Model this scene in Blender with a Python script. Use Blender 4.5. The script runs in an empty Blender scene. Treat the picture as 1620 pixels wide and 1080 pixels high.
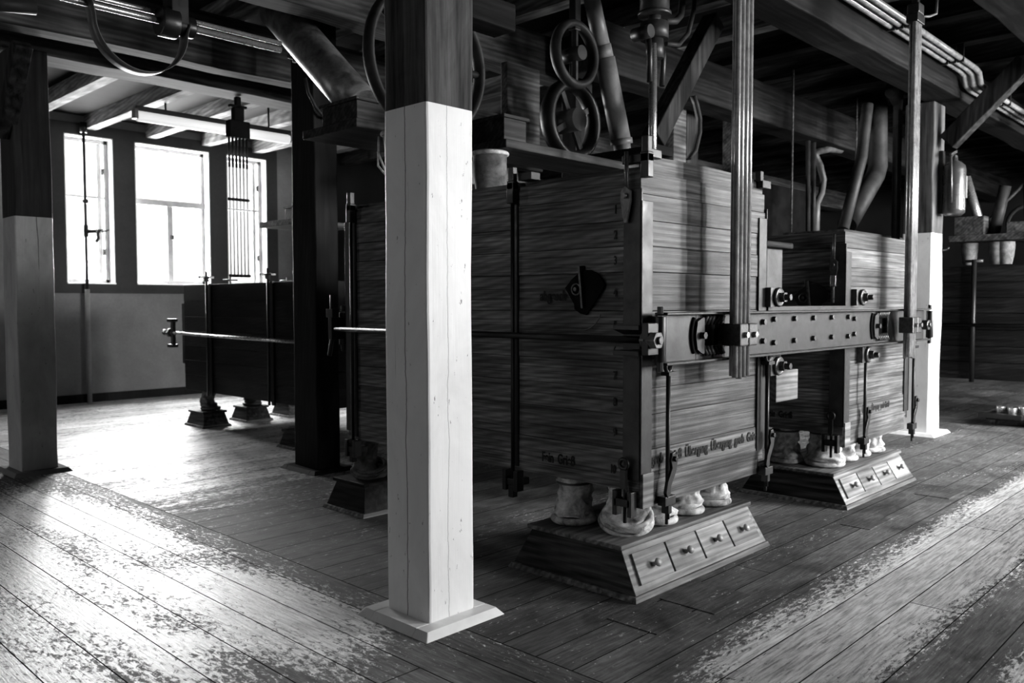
import bpy, bmesh, math, random
from mathutils import Vector, Matrix, noise

random.seed(7)
SC = bpy.context.scene
COL = SC.collection
PI = math.pi
V = Vector

# ------------------------------------------------------------------ camera
cam_d = bpy.data.cameras.new('camera')
cam = bpy.data.objects.new('camera', cam_d)
COL.objects.link(cam)
YAW, PITCH, ROLL, FPX = 0.76516, 0.045481, -0.00128865, 1330.39
fwd0 = V((math.cos(YAW), math.sin(YAW), 0)); rt0 = V((math.sin(YAW), -math.cos(YAW), 0)); up0 = V((0, 0, 1))
fw = fwd0 * math.cos(PITCH) - up0 * math.sin(PITCH)
u2 = up0 * math.cos(PITCH) + fwd0 * math.sin(PITCH)
rt = rt0 * math.cos(ROLL) + u2 * math.sin(ROLL)
up = u2 * math.cos(ROLL) - rt0 * math.sin(ROLL)
m = Matrix(((rt.x, up.x, -fw.x, 0), (rt.y, up.y, -fw.y, 0), (rt.z, up.z, -fw.z, 1.5), (0, 0, 0, 1)))
cam.matrix_world = m
cam_d.sensor_width = 36
cam_d.lens = FPX * 36 / 1620
cam_d.clip_start = 0.05
cam_d.dof.use_dof = True
cam_d.dof.focus_distance = 4.6
cam_d.dof.aperture_fstop = 2.8
SC.camera = cam

# ------------------------------------------------------------------ light and exposure
SC.view_settings.view_transform = 'Standard'
SC.view_settings.look = 'None'
SC.view_settings.gamma = 1
SC.view_settings.exposure = 0.0
w = bpy.data.worlds.new('overcast_sky'); SC.world = w; w.use_nodes = True
w.node_tree.nodes['Background'].inputs[0].default_value = (0.9, 0.9, 0.9, 1)
w.node_tree.nodes['Background'].inputs[1].default_value = 2.2
# windows: (n, wall, a0, a1, z0, z1, radiance outside, kind)
BACK_Y, FRONT_Y, LEFT_X, RIGHT_X, CEIL = 13.5, -3.0, -3.0, 20.5, 4.32
WINS = [(1, 'back', 4.47, 5.17, 1.80, 4.03, 90, 'side'), (2, 'back', 5.50, 6.73, 1.80, 4.03, 90, 'wide'),
        (3, 'back', 7.04, 7.79, 1.80, 4.03, 90, 'side'),
        (4, 'front', 8.6, 9.35, 1.5, 3.9, 200, 'side'), (5, 'front', 9.9, 11.3, 1.5, 3.9, 200, 'wide'),
        (6, 'front', 11.85, 12.6, 1.5, 3.9, 200, 'side'), (7, 'front', 16.4, 17.8, 1.5, 3.9, 70, 'wide'),
        (10, 'front', 4.6, 5.6, 1.5, 3.4, 55, 'wide'),  # added unseen window, fills the rod shadows with light
        (8, 'left', 2.6, 3.9, 1.6, 3.8, 1.8, 'wide'), (9, 'left', 9.6, 10.9, 1.6, 3.8, 9, 'wide')]  # added unseen windows, fill light for the sides facing left
for n, wall, a0, a1, z0, z1, L, kind in WINS:
    ld = bpy.data.lights.new('daylight_and_fill', 'AREA'); ld.shape = 'RECTANGLE'
    ld.size = a1 - a0 + 0.1; ld.size_y = z1 - z0 + 0.1
    ld.energy = L * PI * ld.size * ld.size_y
    lo = bpy.data.objects.new('daylight_and_fill', ld); COL.objects.link(lo)  # lamp outside every opening; the added windows carry fill light
    c, z = (a0 + a1) / 2, (z0 + z1) / 2
    if wall == 'back': lo.location = (c, BACK_Y + .42, z); lo.rotation_euler = (-PI / 2, 0, 0)
    elif wall == 'front': lo.location = (c, FRONT_Y - .42, z); lo.rotation_euler = (PI / 2, 0, 0)
    else: lo.location = (LEFT_X - .42, c, z); lo.rotation_euler = (0, -PI / 2, 0); ld.size, ld.size_y = ld.size_y, ld.size

# ------------------------------------------------------------------ materials
def newmat(name):
    mt = bpy.data.materials.new(name); mt.use_nodes = True
    nt = mt.node_tree
    return mt, nt, nt.nodes['Principled BSDF']
def nd(nt, typ, **kw):
    n = nt.nodes.new(typ)
    for k, v in kw.items():
        if k in n.inputs: n.inputs[k].default_value = v
        else: setattr(n, k, v)
    return n
def ramp(nt, src, stops):
    r = nt.nodes.new('ShaderNodeValToRGB'); e = r.color_ramp.elements
    while len(e) < len(stops): e.new(0.5)
    for i, (p, v) in enumerate(stops):
        e[i].position = p; e[i].color = (v, v, v, 1)
    nt.links.new(src, r.inputs[0]); return r.outputs[0]
def coords(nt, scale, kind='Object', off=True):
    tc = nt.nodes.new('ShaderNodeTexCoord'); mp = nt.nodes.new('ShaderNodeMapping')
    mp.inputs['Scale'].default_value = scale
    src = tc.outputs[kind]
    nt.links.new(src, mp.inputs[0])
    if off:
        oi = nt.nodes.new('ShaderNodeObjectInfo'); ml = nd(nt, 'ShaderNodeMath', operation='MULTIPLY'); ml.inputs[1].default_value = 37.0
        nt.links.new(oi.outputs['Random'], ml.inputs[0])
        cb = nt.nodes.new('ShaderNodeCombineXYZ')
        for i in range(3): nt.links.new(ml.outputs[0], cb.inputs[i])
        nt.links.new(cb.outputs[0], mp.inputs['Location'])
    return mp.outputs[0]
def noise_n(nt, vec, scale=1, detail=6, rough=.6, dist=0):
    n = nd(nt, 'ShaderNodeTexNoise', Scale=scale, Detail=detail, Roughness=rough, Distortion=dist)
    nt.links.new(vec, n.inputs['Vector']); return n.outputs['Fac']
def mixc(nt, fac, a, b, mode='MIX'):
    mx = nt.nodes.new('ShaderNodeMix'); mx.data_type = 'RGBA'; mx.blend_type = mode
    for s, i in ((fac, 0), (a, 6), (b, 7)):
        if isinstance(s, (int, float)):
            mx.inputs[i].default_value = s if i == 0 else (s, s, s, 1)
        else: nt.links.new(s, mx.inputs[i])
    return mx.outputs[2]
def bump(nt, b, h, strength=.3, dist=.004):
    bp = nd(nt, 'ShaderNodeBump', Strength=strength, Distance=dist)
    nt.links.new(h, bp.inputs['Height']); nt.links.new(bp.outputs[0], b.inputs['Normal'])
def wood(name, lo, hi, axis='Z', rough=.55, fine=24, var=.35, bstr=.5, spec=.08):
    mt, nt, b = newmat(name)
    s = {'X': (1.1, fine, fine), 'Y': (fine, 1.1, fine), 'Z': (fine, fine, 1.1), 'H': (1.3, 1.3, fine * 1.3)}[axis]
    v = coords(nt, s); g = noise_n(nt, v, 1, 7, .62, .35)
    s2 = {'X': (.5, 4, 4), 'Y': (4, .5, 4), 'Z': (4, 4, .5), 'H': (.9, .9, 5)}[axis]
    v2 = coords(nt, s2); g2 = noise_n(nt, v2, 1, 3, .5, 1.6)
    wv = nd(nt, 'ShaderNodeTexWave', Scale=2.2, Distortion=5.0, Detail=3.0); wv.wave_type = 'RINGS'; nt.links.new(v2, wv.inputs['Vector'])
    c1 = ramp(nt, g, [(.36, lo), (.64, hi)])
    c2 = ramp(nt, g2, [(.3, 1 - var), (.72, 1.25)])
    c3 = ramp(nt, wv.outputs['Fac'], [(0, .66), (1, 1.1)])
    v4 = coords(nt, (1.5, 1.5, 1.5)); d4 = noise_n(nt, v4, 1, 5, .6, .5); c4 = ramp(nt, d4, [(.35, .6), (.62, 1.15)])
    oi = nt.nodes.new('ShaderNodeObjectInfo'); c5 = ramp(nt, oi.outputs['Random'], [(0, .7), (1, 1.2)])
    c = mixc(nt, 1.0, mixc(nt, 1.0, c1, c2, 'MULTIPLY'), c3, 'MULTIPLY')
    c = mixc(nt, 1.0, mixc(nt, 1.0, c, c4, 'MULTIPLY'), c5, 'MULTIPLY')
    nt.links.new(c, b.inputs['Base Color'])
    b.inputs['Roughness'].default_value = rough; b.inputs['Specular IOR Level'].default_value = spec
    bump(nt, b, g, bstr, .004)
    return mt
def plain(name, lo, hi, rough=.5, metal=0, scale=6, spec=.5, bstr=.15):
    mt, nt, b = newmat(name)
    v = coords(nt, (scale,) * 3); g = noise_n(nt, v, 1, 6, .65, .3)
    nt.links.new(ramp(nt, g, [(.32, lo), (.7, hi)]), b.inputs['Base Color'])
    r = ramp(nt, g, [(.3, min(1, rough + .12)), (.7, max(0, rough - .12))]); nt.links.new(r, b.inputs['Roughness'])
    b.inputs['Metallic'].default_value = metal; b.inputs['Specular IOR Level'].default_value = spec
    if bstr: bump(nt, b, noise_n(nt, coords(nt, (scale * 9,) * 3), 1, 3), bstr, .002)
    return mt
M = {}
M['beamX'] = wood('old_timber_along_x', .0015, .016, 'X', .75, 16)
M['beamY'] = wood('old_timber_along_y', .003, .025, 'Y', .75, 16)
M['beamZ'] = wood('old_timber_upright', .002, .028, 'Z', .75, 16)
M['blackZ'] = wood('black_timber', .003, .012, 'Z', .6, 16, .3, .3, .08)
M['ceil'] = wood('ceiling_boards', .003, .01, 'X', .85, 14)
M['joistL'] = wood('joist_lit_tone', .06, .3, 'Y', .75, 12)
M['beamL'] = wood('beam_paler', .02, .09, 'X', .75, 14)  # paler timber; on the ceiling beams window light is put into the colour
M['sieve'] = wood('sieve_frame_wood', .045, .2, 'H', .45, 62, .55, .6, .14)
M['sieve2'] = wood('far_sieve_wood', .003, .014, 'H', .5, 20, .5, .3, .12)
M['standX'] = wood('stand_wood_x', .07, .24, 'X', .5, 30, .4)
M['standY'] = wood('stand_wood_y', .01, .06, 'Y', .55, 26, .5)
M['drawer'] = wood('drawer_front_wood', .16, .33, 'X', .5, 34, .3)
M['board'] = wood('inlet_board_wood', .012, .05, 'X', .6, 20)
M['iron'] = plain('black_iron', .003, .009, .4, 0, 9, .3)
M['ironL'] = plain('grey_painted_iron', .008, .036, .42, 0, 7, .25)
M['steel'] = plain('bright_steel', .2, .42, .3, .8, 20)
M['pipeL'] = plain('lighter_sheet_pipe', .07, .15, .45, 0, 5, .3)
M['nut'] = plain('worn_nut', .03, .1, .35, .6, 30)
M['zinc'] = plain('tarnished_zinc_sheet', .01, .3, .4, .5, 6)
M['pipe'] = plain('grey_sheet_pipe', .006, .026, .55, 0, 5, .15)
M['cloth'] = plain('stained_canvas', .08, .75, .85, 0, 11, .1, .6)
M['clothD'] = plain('dusty_canvas', .04, .15, .85, 0, 12, .2, .5)
M['cane'] = plain('varnished_cane_rod', .1, .3, .2, .1, 12, .8, 0)
M['white'] = plain('white_gloss_paint', .62, .8, .35, 0, 5, .5, .2)
M['pframe'] = plain('window_paint', .25, .4, .4, 0, 5, .5, .1)
M['black'] = plain('soot_black', .002, .005, .8, 0, 5, .05, 0)
M['ink'] = plain('stencil_ink', .006, .012, .7, 0, 5, .2, 0)
M['knob'] = plain('turned_knob', .16, .36, .35, 0, 12, .5, .1)
M['lamp'] = plain('lamp_tube', .8, .85, .3, 0, 5, .5, 0)
M['lamp'].node_tree.nodes['Principled BSDF'].inputs['Emission Color'].default_value = (1, 1, 1, 1); M['lamp'].node_tree.nodes['Principled BSDF'].inputs['Emission Strength'].default_value = .5
M['leather'] = plain('leather_belt', .03, .07, .5, 0, 8, .4, .1)
M['ext'] = plain('extinguisher_paint', .02, .03, .3, 0, 4, .6, 0)
M['label'] = plain('printed_label', .05, .12, .5, 0, 4, .4, 0)

def plaster(name, lo, hi):
    mt, nt, b = newmat(name)
    g = noise_n(nt, coords(nt, (.9,) * 3, off=False), 1, 6, .6, .3)
    g2 = noise_n(nt, coords(nt, (26,) * 3, off=False), 1, 3, .6)
    nt.links.new(mixc(nt, 1., ramp(nt, g, [(.3, lo), (.7, hi)]), ramp(nt, g2, [(.3, .92), (.7, 1.05)]), 'MULTIPLY'), b.inputs['Base Color'])
    b.inputs['Roughness'].default_value = .9; b.inputs['Specular IOR Level'].default_value = .1; bump(nt, b, g2, .2, .003); return mt
M['plaster'] = plaster('dado_plaster', .11, .19)
M['wallShade'] = plaster('wall_painted_shade', .004, .01)  # darkness of the far room painted into the wall colour
M['plasterD'] = plaster('darker_surround', .03, .045)

def post_mat(name, split, paint_lo, paint_hi, cracks=(), dark=1.0):
    """bare old timber above the paint line, peeling gloss paint below (object z)"""
    mt, nt, b = newmat(name)
    v = coords(nt, (22, 22, 1.2)); g = noise_n(nt, v, 1, 7, .62, .3)
    v2 = coords(nt, (3, 3, 1.6)); g2 = noise_n(nt, v2, 1, 5, .65, .6)
    wd = mixc(nt, 1., ramp(nt, g, [(.33, .008 * dark), (.7, .09 * dark)]), ramp(nt, g2, [(.3, .55), (.65, 1.3)]), 'MULTIPLY')
    crack = noise_n(nt, coords(nt, (34, 34, .55)), 1, 4, .6, .2)
    ck = ramp(nt, crack, [(.29, .25), (.325, 1)])
    chip = noise_n(nt, coords(nt, (42, 42, 16)), 1, 4, .7)
    cp = ramp(nt, chip, [(.30, .25), (.335, 1)])
    pt = mixc(nt, 1., ramp(nt, g2, [(.3, paint_lo), (.7, paint_hi)]), mixc(nt, 1., ck, cp, 'MULTIPLY'), 'MULTIPLY')
    tc = nt.nodes.new('ShaderNodeTexCoord'); sx = nt.nodes.new('ShaderNodeSeparateXYZ'); nt.links.new(tc.outputs['Object'], sx.inputs[0])
    wob = noise_n(nt, coords(nt, (.01, .01, 2.2)), 1, 8, .7)
    for ax, c0, wid in cracks:      # long drying cracks: thin dark lines wandering up the post
        a = nd(nt, 'ShaderNodeMath', operation='MULTIPLY_ADD'); nt.links.new(wob, a.inputs[0]); a.inputs[1].default_value = .045; nt.links.new(sx.outputs[ax], a.inputs[2])
        c_ = nd(nt, 'ShaderNodeMath', operation='SUBTRACT'); nt.links.new(a.outputs[0], c_.inputs[0]); c_.inputs[1].default_value = c0 + .0225
        d_ = nd(nt, 'ShaderNodeMath', operation='ABSOLUTE'); nt.links.new(c_.outputs[0], d_.inputs[0])
        e_ = nd(nt, 'ShaderNodeMapRange'); nt.links.new(d_.outputs[0], e_.inputs[0]); e_.inputs[1].default_value = wid * .4; e_.inputs[2].default_value = wid; e_.inputs[3].default_value = .08
        ck = mixc(nt, 1., ck, e_.outputs[0], 'MULTIPLY')
    pt = mixc(nt, 1., ramp(nt, g2, [(.3, paint_lo), (.7, paint_hi)]), mixc(nt, 1., ck, cp, 'MULTIPLY'), 'MULTIPLY')
    gt = nd(nt, 'ShaderNodeMath', operation='GREATER_THAN'); gt.inputs[1].default_value = split; nt.links.new(sx.outputs[2], gt.inputs[0])
    nt.links.new(mixc(nt, gt.outputs[0], pt, wd), b.inputs['Base Color'])
    r = nd(nt, 'ShaderNodeMapRange'); nt.links.new(gt.outputs[0], r.inputs[0]); r.inputs[3].default_value = .42; r.inputs[4].default_value = .75
    nt.links.new(r.outputs[0], b.inputs['Roughness'])
    b.inputs['Specular IOR Level'].default_value = .2
    h = mixc(nt, .5, g, mixc(nt, 1., ck, cp, 'MULTIPLY'))
    bump(nt, b, h, .45, .008); return mt

def floor_mat(name, axis):
    """worn dark floor paint over paler boards; flaked zones keep their place, the one by the back windows also paints in their light"""
    mt, nt, b = newmat(name)
    st = (1, 4.5, 1) if axis == 'X' else (4.5, 1, 1)
    stf = (1.6, 22, 1) if axis == 'X' else (22, 1.6, 1)
    tc = nt.nodes.new('ShaderNodeTexCoord'); sp = nt.nodes.new('ShaderNodeSeparateXYZ'); nt.links.new(tc.outputs['Object'], sp.inputs[0])
    flake = noise_n(nt, coords(nt, ((16, 44, 1) if axis == 'X' else (44, 20, 1)), off=False), 1, 9, .8, .5)
    grain = noise_n(nt, coords(nt, tuple(a * 3 for a in stf), off=False), 1, 6, .7, .3)
    big = noise_n(nt, coords(nt, tuple(a * .7 for a in st), off=False), 1, 4, .6, .8)
    dirt = noise_n(nt, coords(nt, (1.7, 1.7, 1), off=False), 1, 6, .65, 1.0)
    def band(out, lo0, lo1, hi1, hi0):
        a = nd(nt, 'ShaderNodeMapRange', interpolation_type='SMOOTHSTEP'); a.inputs[1].default_value = lo0; a.inputs[2].default_value = lo1
        nt.links.new(out, a.inputs[0])
        c = nd(nt, 'ShaderNodeMapRange', interpolation_type='SMOOTHSTEP'); c.inputs[1].default_value = hi0; c.inputs[2].default_value = hi1
        nt.links.new(out, c.inputs[0])
        mm = nd(nt, 'ShaderNodeMath', operation='MULTIPLY'); nt.links.new(a.outputs[0], mm.inputs[0]); nt.links.new(c.outputs[0], mm.inputs[1]); return mm.outputs[0]
    def mth(op, a, c):
        n = nd(nt, 'ShaderNodeMath', operation=op)
        for i, s in enumerate((a, c)):
            if isinstance(s, (int, float)): n.inputs[i].default_value = s
            else: nt.links.new(s, n.inputs[i])
        return n.outputs[0]
    X, Y = sp.outputs[0], sp.outputs[1]
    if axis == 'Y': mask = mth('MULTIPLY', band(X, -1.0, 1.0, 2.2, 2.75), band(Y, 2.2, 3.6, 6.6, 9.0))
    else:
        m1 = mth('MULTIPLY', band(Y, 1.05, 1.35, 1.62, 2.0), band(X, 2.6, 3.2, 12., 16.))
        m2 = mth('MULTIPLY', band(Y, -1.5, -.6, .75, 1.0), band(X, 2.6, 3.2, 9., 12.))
        m3 = mth('MULTIPLY', mth('MULTIPLY', band(Y, 4.6, 7.6, 13.8, 14.5), band(X, 2.5, 2.6, 6., 9.5)), .95)  # paler toward the back windows: their light on the floor painted in as flakes
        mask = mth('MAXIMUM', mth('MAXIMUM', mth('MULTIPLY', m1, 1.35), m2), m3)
    # flake threshold moves with the mask of wear and painted window light
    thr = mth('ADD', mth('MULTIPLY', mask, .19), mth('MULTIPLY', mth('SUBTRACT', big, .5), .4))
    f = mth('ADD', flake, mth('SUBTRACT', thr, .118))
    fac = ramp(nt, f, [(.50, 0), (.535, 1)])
    paint = mixc(nt, 1., ramp(nt, dirt, [(.3, .028), (.7, .15)]), ramp(nt, grain, [(.36, .45), (.66, 1.5)]), 'MULTIPLY')
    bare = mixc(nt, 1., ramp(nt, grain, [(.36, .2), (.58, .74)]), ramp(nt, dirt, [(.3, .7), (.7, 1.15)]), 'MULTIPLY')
    at = nd(nt, 'ShaderNodeAttribute', attribute_name='board'); bv = ramp(nt, at.outputs['Fac'], [(0, .72), (1, 1.2)])
    c = mixc(nt, 1., mixc(nt, fac, paint, bare), bv, 'MULTIPLY')
    spk = noise_n(nt, coords(nt, (55, 55, 1), off=False), 1, 1, .5); sf = ramp(nt, spk, [(.76, 0), (.78, 1)])
    c = mixc(nt, sf, c, .5)
    nt.links.new(c, b.inputs['Base Color'])
    ro = mixc(nt, fac, ramp(nt, dirt, [(.3, .6), (.7, .74)]), .37)
    nt.links.new(ro, b.inputs['Roughness']); nt.links.new(mixc(nt, fac, .2, .5), b.inputs['Specular IOR Level'])
    bump(nt, b, mixc(nt, .6, flake, grain), .6, .007)
    return mt
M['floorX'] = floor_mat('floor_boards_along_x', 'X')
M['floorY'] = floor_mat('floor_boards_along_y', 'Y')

gm = bpy.data.materials.new('window_glass'); gm.use_nodes = True
nt = gm.node_tree; nt.nodes.clear()
o_ = nt.nodes.new('ShaderNodeOutputMaterial'); mx = nt.nodes.new('ShaderNodeMixShader'); t_ = nt.nodes.new('ShaderNodeBsdfTransparent'); g_ = nt.nodes.new('ShaderNodeBsdfGlossy')
g_.inputs['Roughness'].default_value = .02; mx.inputs[0].default_value = .06
nt.links.new(t_.outputs[0], mx.inputs[1]); nt.links.new(g_.outputs[0], mx.inputs[2]); nt.links.new(mx.outputs[0], o_.inputs[0])
M['glass'] = gm

# ------------------------------------------------------------------ mesh helpers
class MB:
    def __init__(s): s.v = []; s.f = []; s.sm = []
    def add(s, vs, fs, smooth=False):
        n = len(s.v); s.v += [V(p) for p in vs]
        for f in fs: s.f.append([i + n for i in f]); s.sm.append(smooth)
        return s
    def box(s, x0, x1, y0, y1, z0, z1):
        return s.add([(x0, y0, z0), (x1, y0, z0), (x1, y1, z0), (x0, y1, z0), (x0, y0, z1), (x1, y0, z1), (x1, y1, z1), (x0, y1, z1)],
                     [(0, 3, 2, 1), (4, 5, 6, 7), (0, 1, 5, 4), (1, 2, 6, 5), (2, 3, 7, 6), (3, 0, 4, 7)])
    def hexa(s, b, t):
        return s.add(list(b) + list(t), [(0, 3, 2, 1), (4, 5, 6, 7), (0, 1, 5, 4), (1, 2, 6, 5), (2, 3, 7, 6), (3, 0, 4, 7)])
    def bar(s, p0, p1, w, h, upv=(0, 0, 1)):
        p0, p1 = V(p0), V(p1); d = (p1 - p0).normalized(); u = V(upv)
        a = d.cross(u)
        if a.length < 1e-4: a = d.cross(V((1, 0, 0)))
        a.normalize(); bb = a.cross(d).normalized()
        q = lambda p: [p - a * w / 2 - bb * h / 2, p + a * w / 2 - bb * h / 2, p + a * w / 2 + bb * h / 2, p - a * w / 2 + bb * h / 2]
        return s.hexa(q(p0), q(p1))
    def tube(s, pts, r, n=14, caps=True, sm=True):
        pts = [V(p) for p in pts]; rs = r if isinstance(r, (list, tuple)) else [r] * len(pts)
        base = len(s.v); prev = None
        for i, p in enumerate(pts):
            if i == 0: d = pts[1] - p
            elif i == len(pts) - 1: d = p - pts[i - 1]
            else: d = (pts[i + 1] - p).normalized() + (p - pts[i - 1]).normalized()
            d.normalize()
            if prev is None:
                a = d.cross(V((0, 0, 1)))
                if a.length < 1e-3: a = d.cross(V((1, 0, 0)))
            else: a = prev - d * prev.dot(d)
            a.normalize(); prev = a; bb = d.cross(a)
            for k in range(n):
                t = 2 * PI * k / n; s.v.append(p + (a * math.cos(t) + bb * math.sin(t)) * rs[i])
        for i in range(len(pts) - 1):
            for k in range(n):
                k2 = (k + 1) % n
                s.f.append([base + i * n + k, base + i * n + k2, base + (i + 1) * n + k2, base + (i + 1) * n + k]); s.sm.append(sm)
        if caps:
            s.f.append([base + k for k in range(n)][::-1]); s.sm.append(False)
            s.f.append([base + (len(pts) - 1) * n + k for k in range(n)]); s.sm.append(False)
        return s
    def hexnut(s, p, d, r, h):
        p = V(p); d = V(d).normalized(); return s.tube([p, p + d * h], r, 6, True, False)
    def lathe(s, c, prof, n=28, axis=(0, 0, 1), fn=None):
        """prof: (radius, height) pairs, revolved round axis through c"""
        c = V(c); ax = V(axis).normalized(); a = ax.cross(V((0, 0, 1)))
        if a.length < 1e-3: a = V((1, 0, 0))
        a.normalize(); bb = ax.cross(a); base = len(s.v)
        for (r, h) in prof:
            for k in range(n):
                t = 2 * PI * k / n; rr = r
                p = c + ax * h + (a * math.cos(t) + bb * math.sin(t)) * rr
                if fn: p = fn(p, r, h, t)
                s.v.append(p)
        for i in range(len(prof) - 1):
            for k in range(n):
                k2 = (k + 1) % n
                s.f.append([base + i * n + k, base + i * n + k2, base + (i + 1) * n + k2, base + (i + 1) * n + k]); s.sm.append(True)
        return s
    def ring(s, c, axis, R, r, n=40, m_=10, a0=0, a1=2 * PI, flat=1.0):
        c = V(c); ax = V(axis).normalized(); a = ax.cross(V((0, 0, 1)))
        if a.length < 1e-3: a = V((1, 0, 0))
        a.normalize(); bb = ax.cross(a); full = abs(a1 - a0 - 2 * PI) < 1e-4; base = len(s.v); cnt = n if full else n + 1
        for i in range(cnt):
            t = a0 + (a1 - a0) * i / n; d = a * math.cos(t) + bb * math.sin(t)
            for k in range(m_):
                u = 2 * PI * k / m_; s.v.append(c + d * (R + r * math.cos(u)) + ax * r * flat * math.sin(u))
        for i in range(n):
            i2 = (i + 1) % cnt
            for k in range(m_):
                k2 = (k + 1) % m_; s.f.append([base + i * m_ + k, base + i2 * m_ + k, base + i2 * m_ + k2, base + i * m_ + k2]); s.sm.append(True)
        return s
    def prism(s, poly, off):
        """poly: 3-D polygon, extruded by off"""
        n = len(poly); off = V(off); base = len(s.v); s.v += [V(p) for p in poly] + [V(p) + off for p in poly]
        s.f.append([base + i for i in range(n)][::-1]); s.f.append([base + n + i for i in range(n)]); s.sm += [False, False]
        for i in range(n):
            j = (i + 1) % n; s.f.append([base + i, base + j, base + n + j, base + n + i]); s.sm.append(False)
        return s
    def ribbon(s, pts, w, t, axis):
        """flat strap following pts, w wide along axis, t thick"""
        ax = V(axis).normalized(); pts = [V(p) for p in pts]; prev = None
        for i in range(len(pts)):
            d = (pts[min(i + 1, len(pts) - 1)] - pts[max(i - 1, 0)]).normalized(); nn = d.cross(ax).normalized()
            q = [pts[i] - ax * w / 2 - nn * t / 2, pts[i] + ax * w / 2 - nn * t / 2, pts[i] + ax * w / 2 + nn * t / 2, pts[i] - ax * w / 2 + nn * t / 2]
            b = len(s.v); s.v += q
            if prev is not None:
                for k in range(4): s.f.append([prev + k, prev + (k + 1) % 4, b + (k + 1) % 4, b + k]); s.sm.append(True)
            else: s.f.append([b + 3, b + 2, b + 1, b]); s.sm.append(False)
            prev = b
        s.f.append([prev, prev + 1, prev + 2, prev + 3]); s.sm.append(False); return s
W = {}
def wpos(o): return W[o.name] if o is not None else V((0, 0, 0))
def put(mb, name, mat, parent=None, org=None, bev=0, sub=0):
    if org is None:
        if parent is not None: org = wpos(parent)
        else: org = V((0, 0, 0))
    org = V(org)
    me = bpy.data.meshes.new(name)
    me.from_pydata([tuple(p - org) for p in mb.v], [], mb.f)
    me.polygons.foreach_set('use_smooth', mb.sm)
    me.materials.append(M[mat] if isinstance(mat, str) else mat); me.update()
    bm = bmesh.new(); bm.from_mesh(me); bmesh.ops.recalc_face_normals(bm, faces=bm.faces); bm.to_mesh(me); bm.free()
    o = bpy.data.objects.new(name, me); COL.objects.link(o)
    o.parent = parent; o.location = org - wpos(parent); W[o.name] = org
    if bev:
        b = o.modifiers.new('edge', 'BEVEL'); b.width = bev; b.segments = 2; b.limit_method = 'ANGLE'; b.angle_limit = math.radians(50)
    if sub:
        b = o.modifiers.new('sub', 'SUBSURF'); b.levels = sub; b.render_levels = sub
    return o
def tag(o, label=None, cat=None, group=None, kind=None):
    if label: o['label'] = label
    if cat: o['category'] = cat
    if group: o['group'] = group
    if kind: o['kind'] = kind
    return o
def thing(name, loc, label, cat, group=None):
    o = bpy.data.objects.new(name, None); COL.objects.link(o); o.location = loc; W[o.name] = V(loc); o.empty_display_size = .1
    return tag(o, label, cat, group)
def struct(mb, name, mat, parent=None, **k):
    o = put(mb, name, mat, parent, **k)
    if parent is None: o['kind'] = 'structure'
    return o
def text(s, size, loc, rot, parent, name='lettering', sx=.62, bold=.002, mat='ink'):
    cu = bpy.data.curves.new(name, 'FONT'); cu.body = s; cu.size = size; cu.extrude = .0008; cu.offset = bold
    cu.materials.append(M[mat])
    t_ = bpy.data.objects.new('type', cu); COL.objects.link(t_)
    me = bpy.data.meshes.new_from_object(t_.evaluated_get(bpy.context.evaluated_depsgraph_get())); me.name = name
    bpy.data.objects.remove(t_)
    o = bpy.data.objects.new(name, me); COL.objects.link(o); o.parent = parent
    o.location = V(loc) - wpos(parent); o.rotation_euler = rot; o.scale = (sx, 1, 1); W[o.name] = V(loc); return o
ROTL, ROTF = (PI / 2, 0, -PI / 2), (PI / 2, 0, 0)

# ------------------------------------------------------------------ floor
def board_mesh(name, mat, boards):
    me = bpy.data.meshes.new(name); vs = []; fs = []; at = []
    for (x0, x1, y0, y1, val) in boards:
        g = .0018; n = len(vs); b = .0012
        for (i, z) in ((g, -.03), (g, -b), (g + b, 0)):
            vs += [(x0 + i, y0 + i, z), (x1 - i, y0 + i, z), (x1 - i, y1 - i, z), (x0 + i, y1 - i, z)]
        fs.append((n + 8, n + 9, n + 10, n + 11))
        for q in (0, 4):
            for k in range(4): fs.append((n + q + k, n + q + (k + 1) % 4, n + q + 4 + (k + 1) % 4, n + q + 4 + k))
        at += [val] * 9
    me.from_pydata(vs, [], fs); me.materials.append(M[mat]); me.materials.append(M['black'])
    me.polygons.foreach_set('material_index', [0] + [1] * 8 if len(fs) == 9 else ([0] + [1] * 8) * (len(fs) // 9))
    a = me.attributes.new('board', 'FLOAT', 'FACE'); a.data.foreach_set('value', at)
    me.update(); o = bpy.data.objects.new(name, me); COL.objects.link(o); W[o.name] = V((0, 0, 0)); return o
fl = struct(MB().box(LEFT_X - .4, RIGHT_X + .4, FRONT_Y - .4, BACK_Y + .4, -.12, -.03), 'floor', 'black')
laneX = [-3.0, -2.75, -2.5, -2.27, -2.03, -1.8, -1.56, -1.33, -1.1, -.86, -.62, -.38, -.14, .1, .34, .58, .83, 1.07, 1.3, 1.54, 1.76, 1.98, 2.19, 2.415, 2.6]
bs = []
for a, b in zip(laneX[:-1], laneX[1:]):
    y = FRONT_Y
    while y < BACK_Y:
        y1 = min(BACK_Y, y + random.uniform(3.5, 6)); bs.append((a, b, y, y1, random.random())); y = y1
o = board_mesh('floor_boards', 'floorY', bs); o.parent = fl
bs = []; y = FRONT_Y
while y < BACK_Y:
    wd = random.choice((.2, .22, .24, .26)) ; y1 = min(BACK_Y, y + wd); x = 2.6
    while x < RIGHT_X:
        x1 = min(RIGHT_X, x + random.uniform(1.6, 5.5)); bs.append((x, x1, y, y1, random.random())); x = x1
    y = y1
o = board_mesh('floor_boards', 'floorX', bs); o.parent = fl
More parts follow.
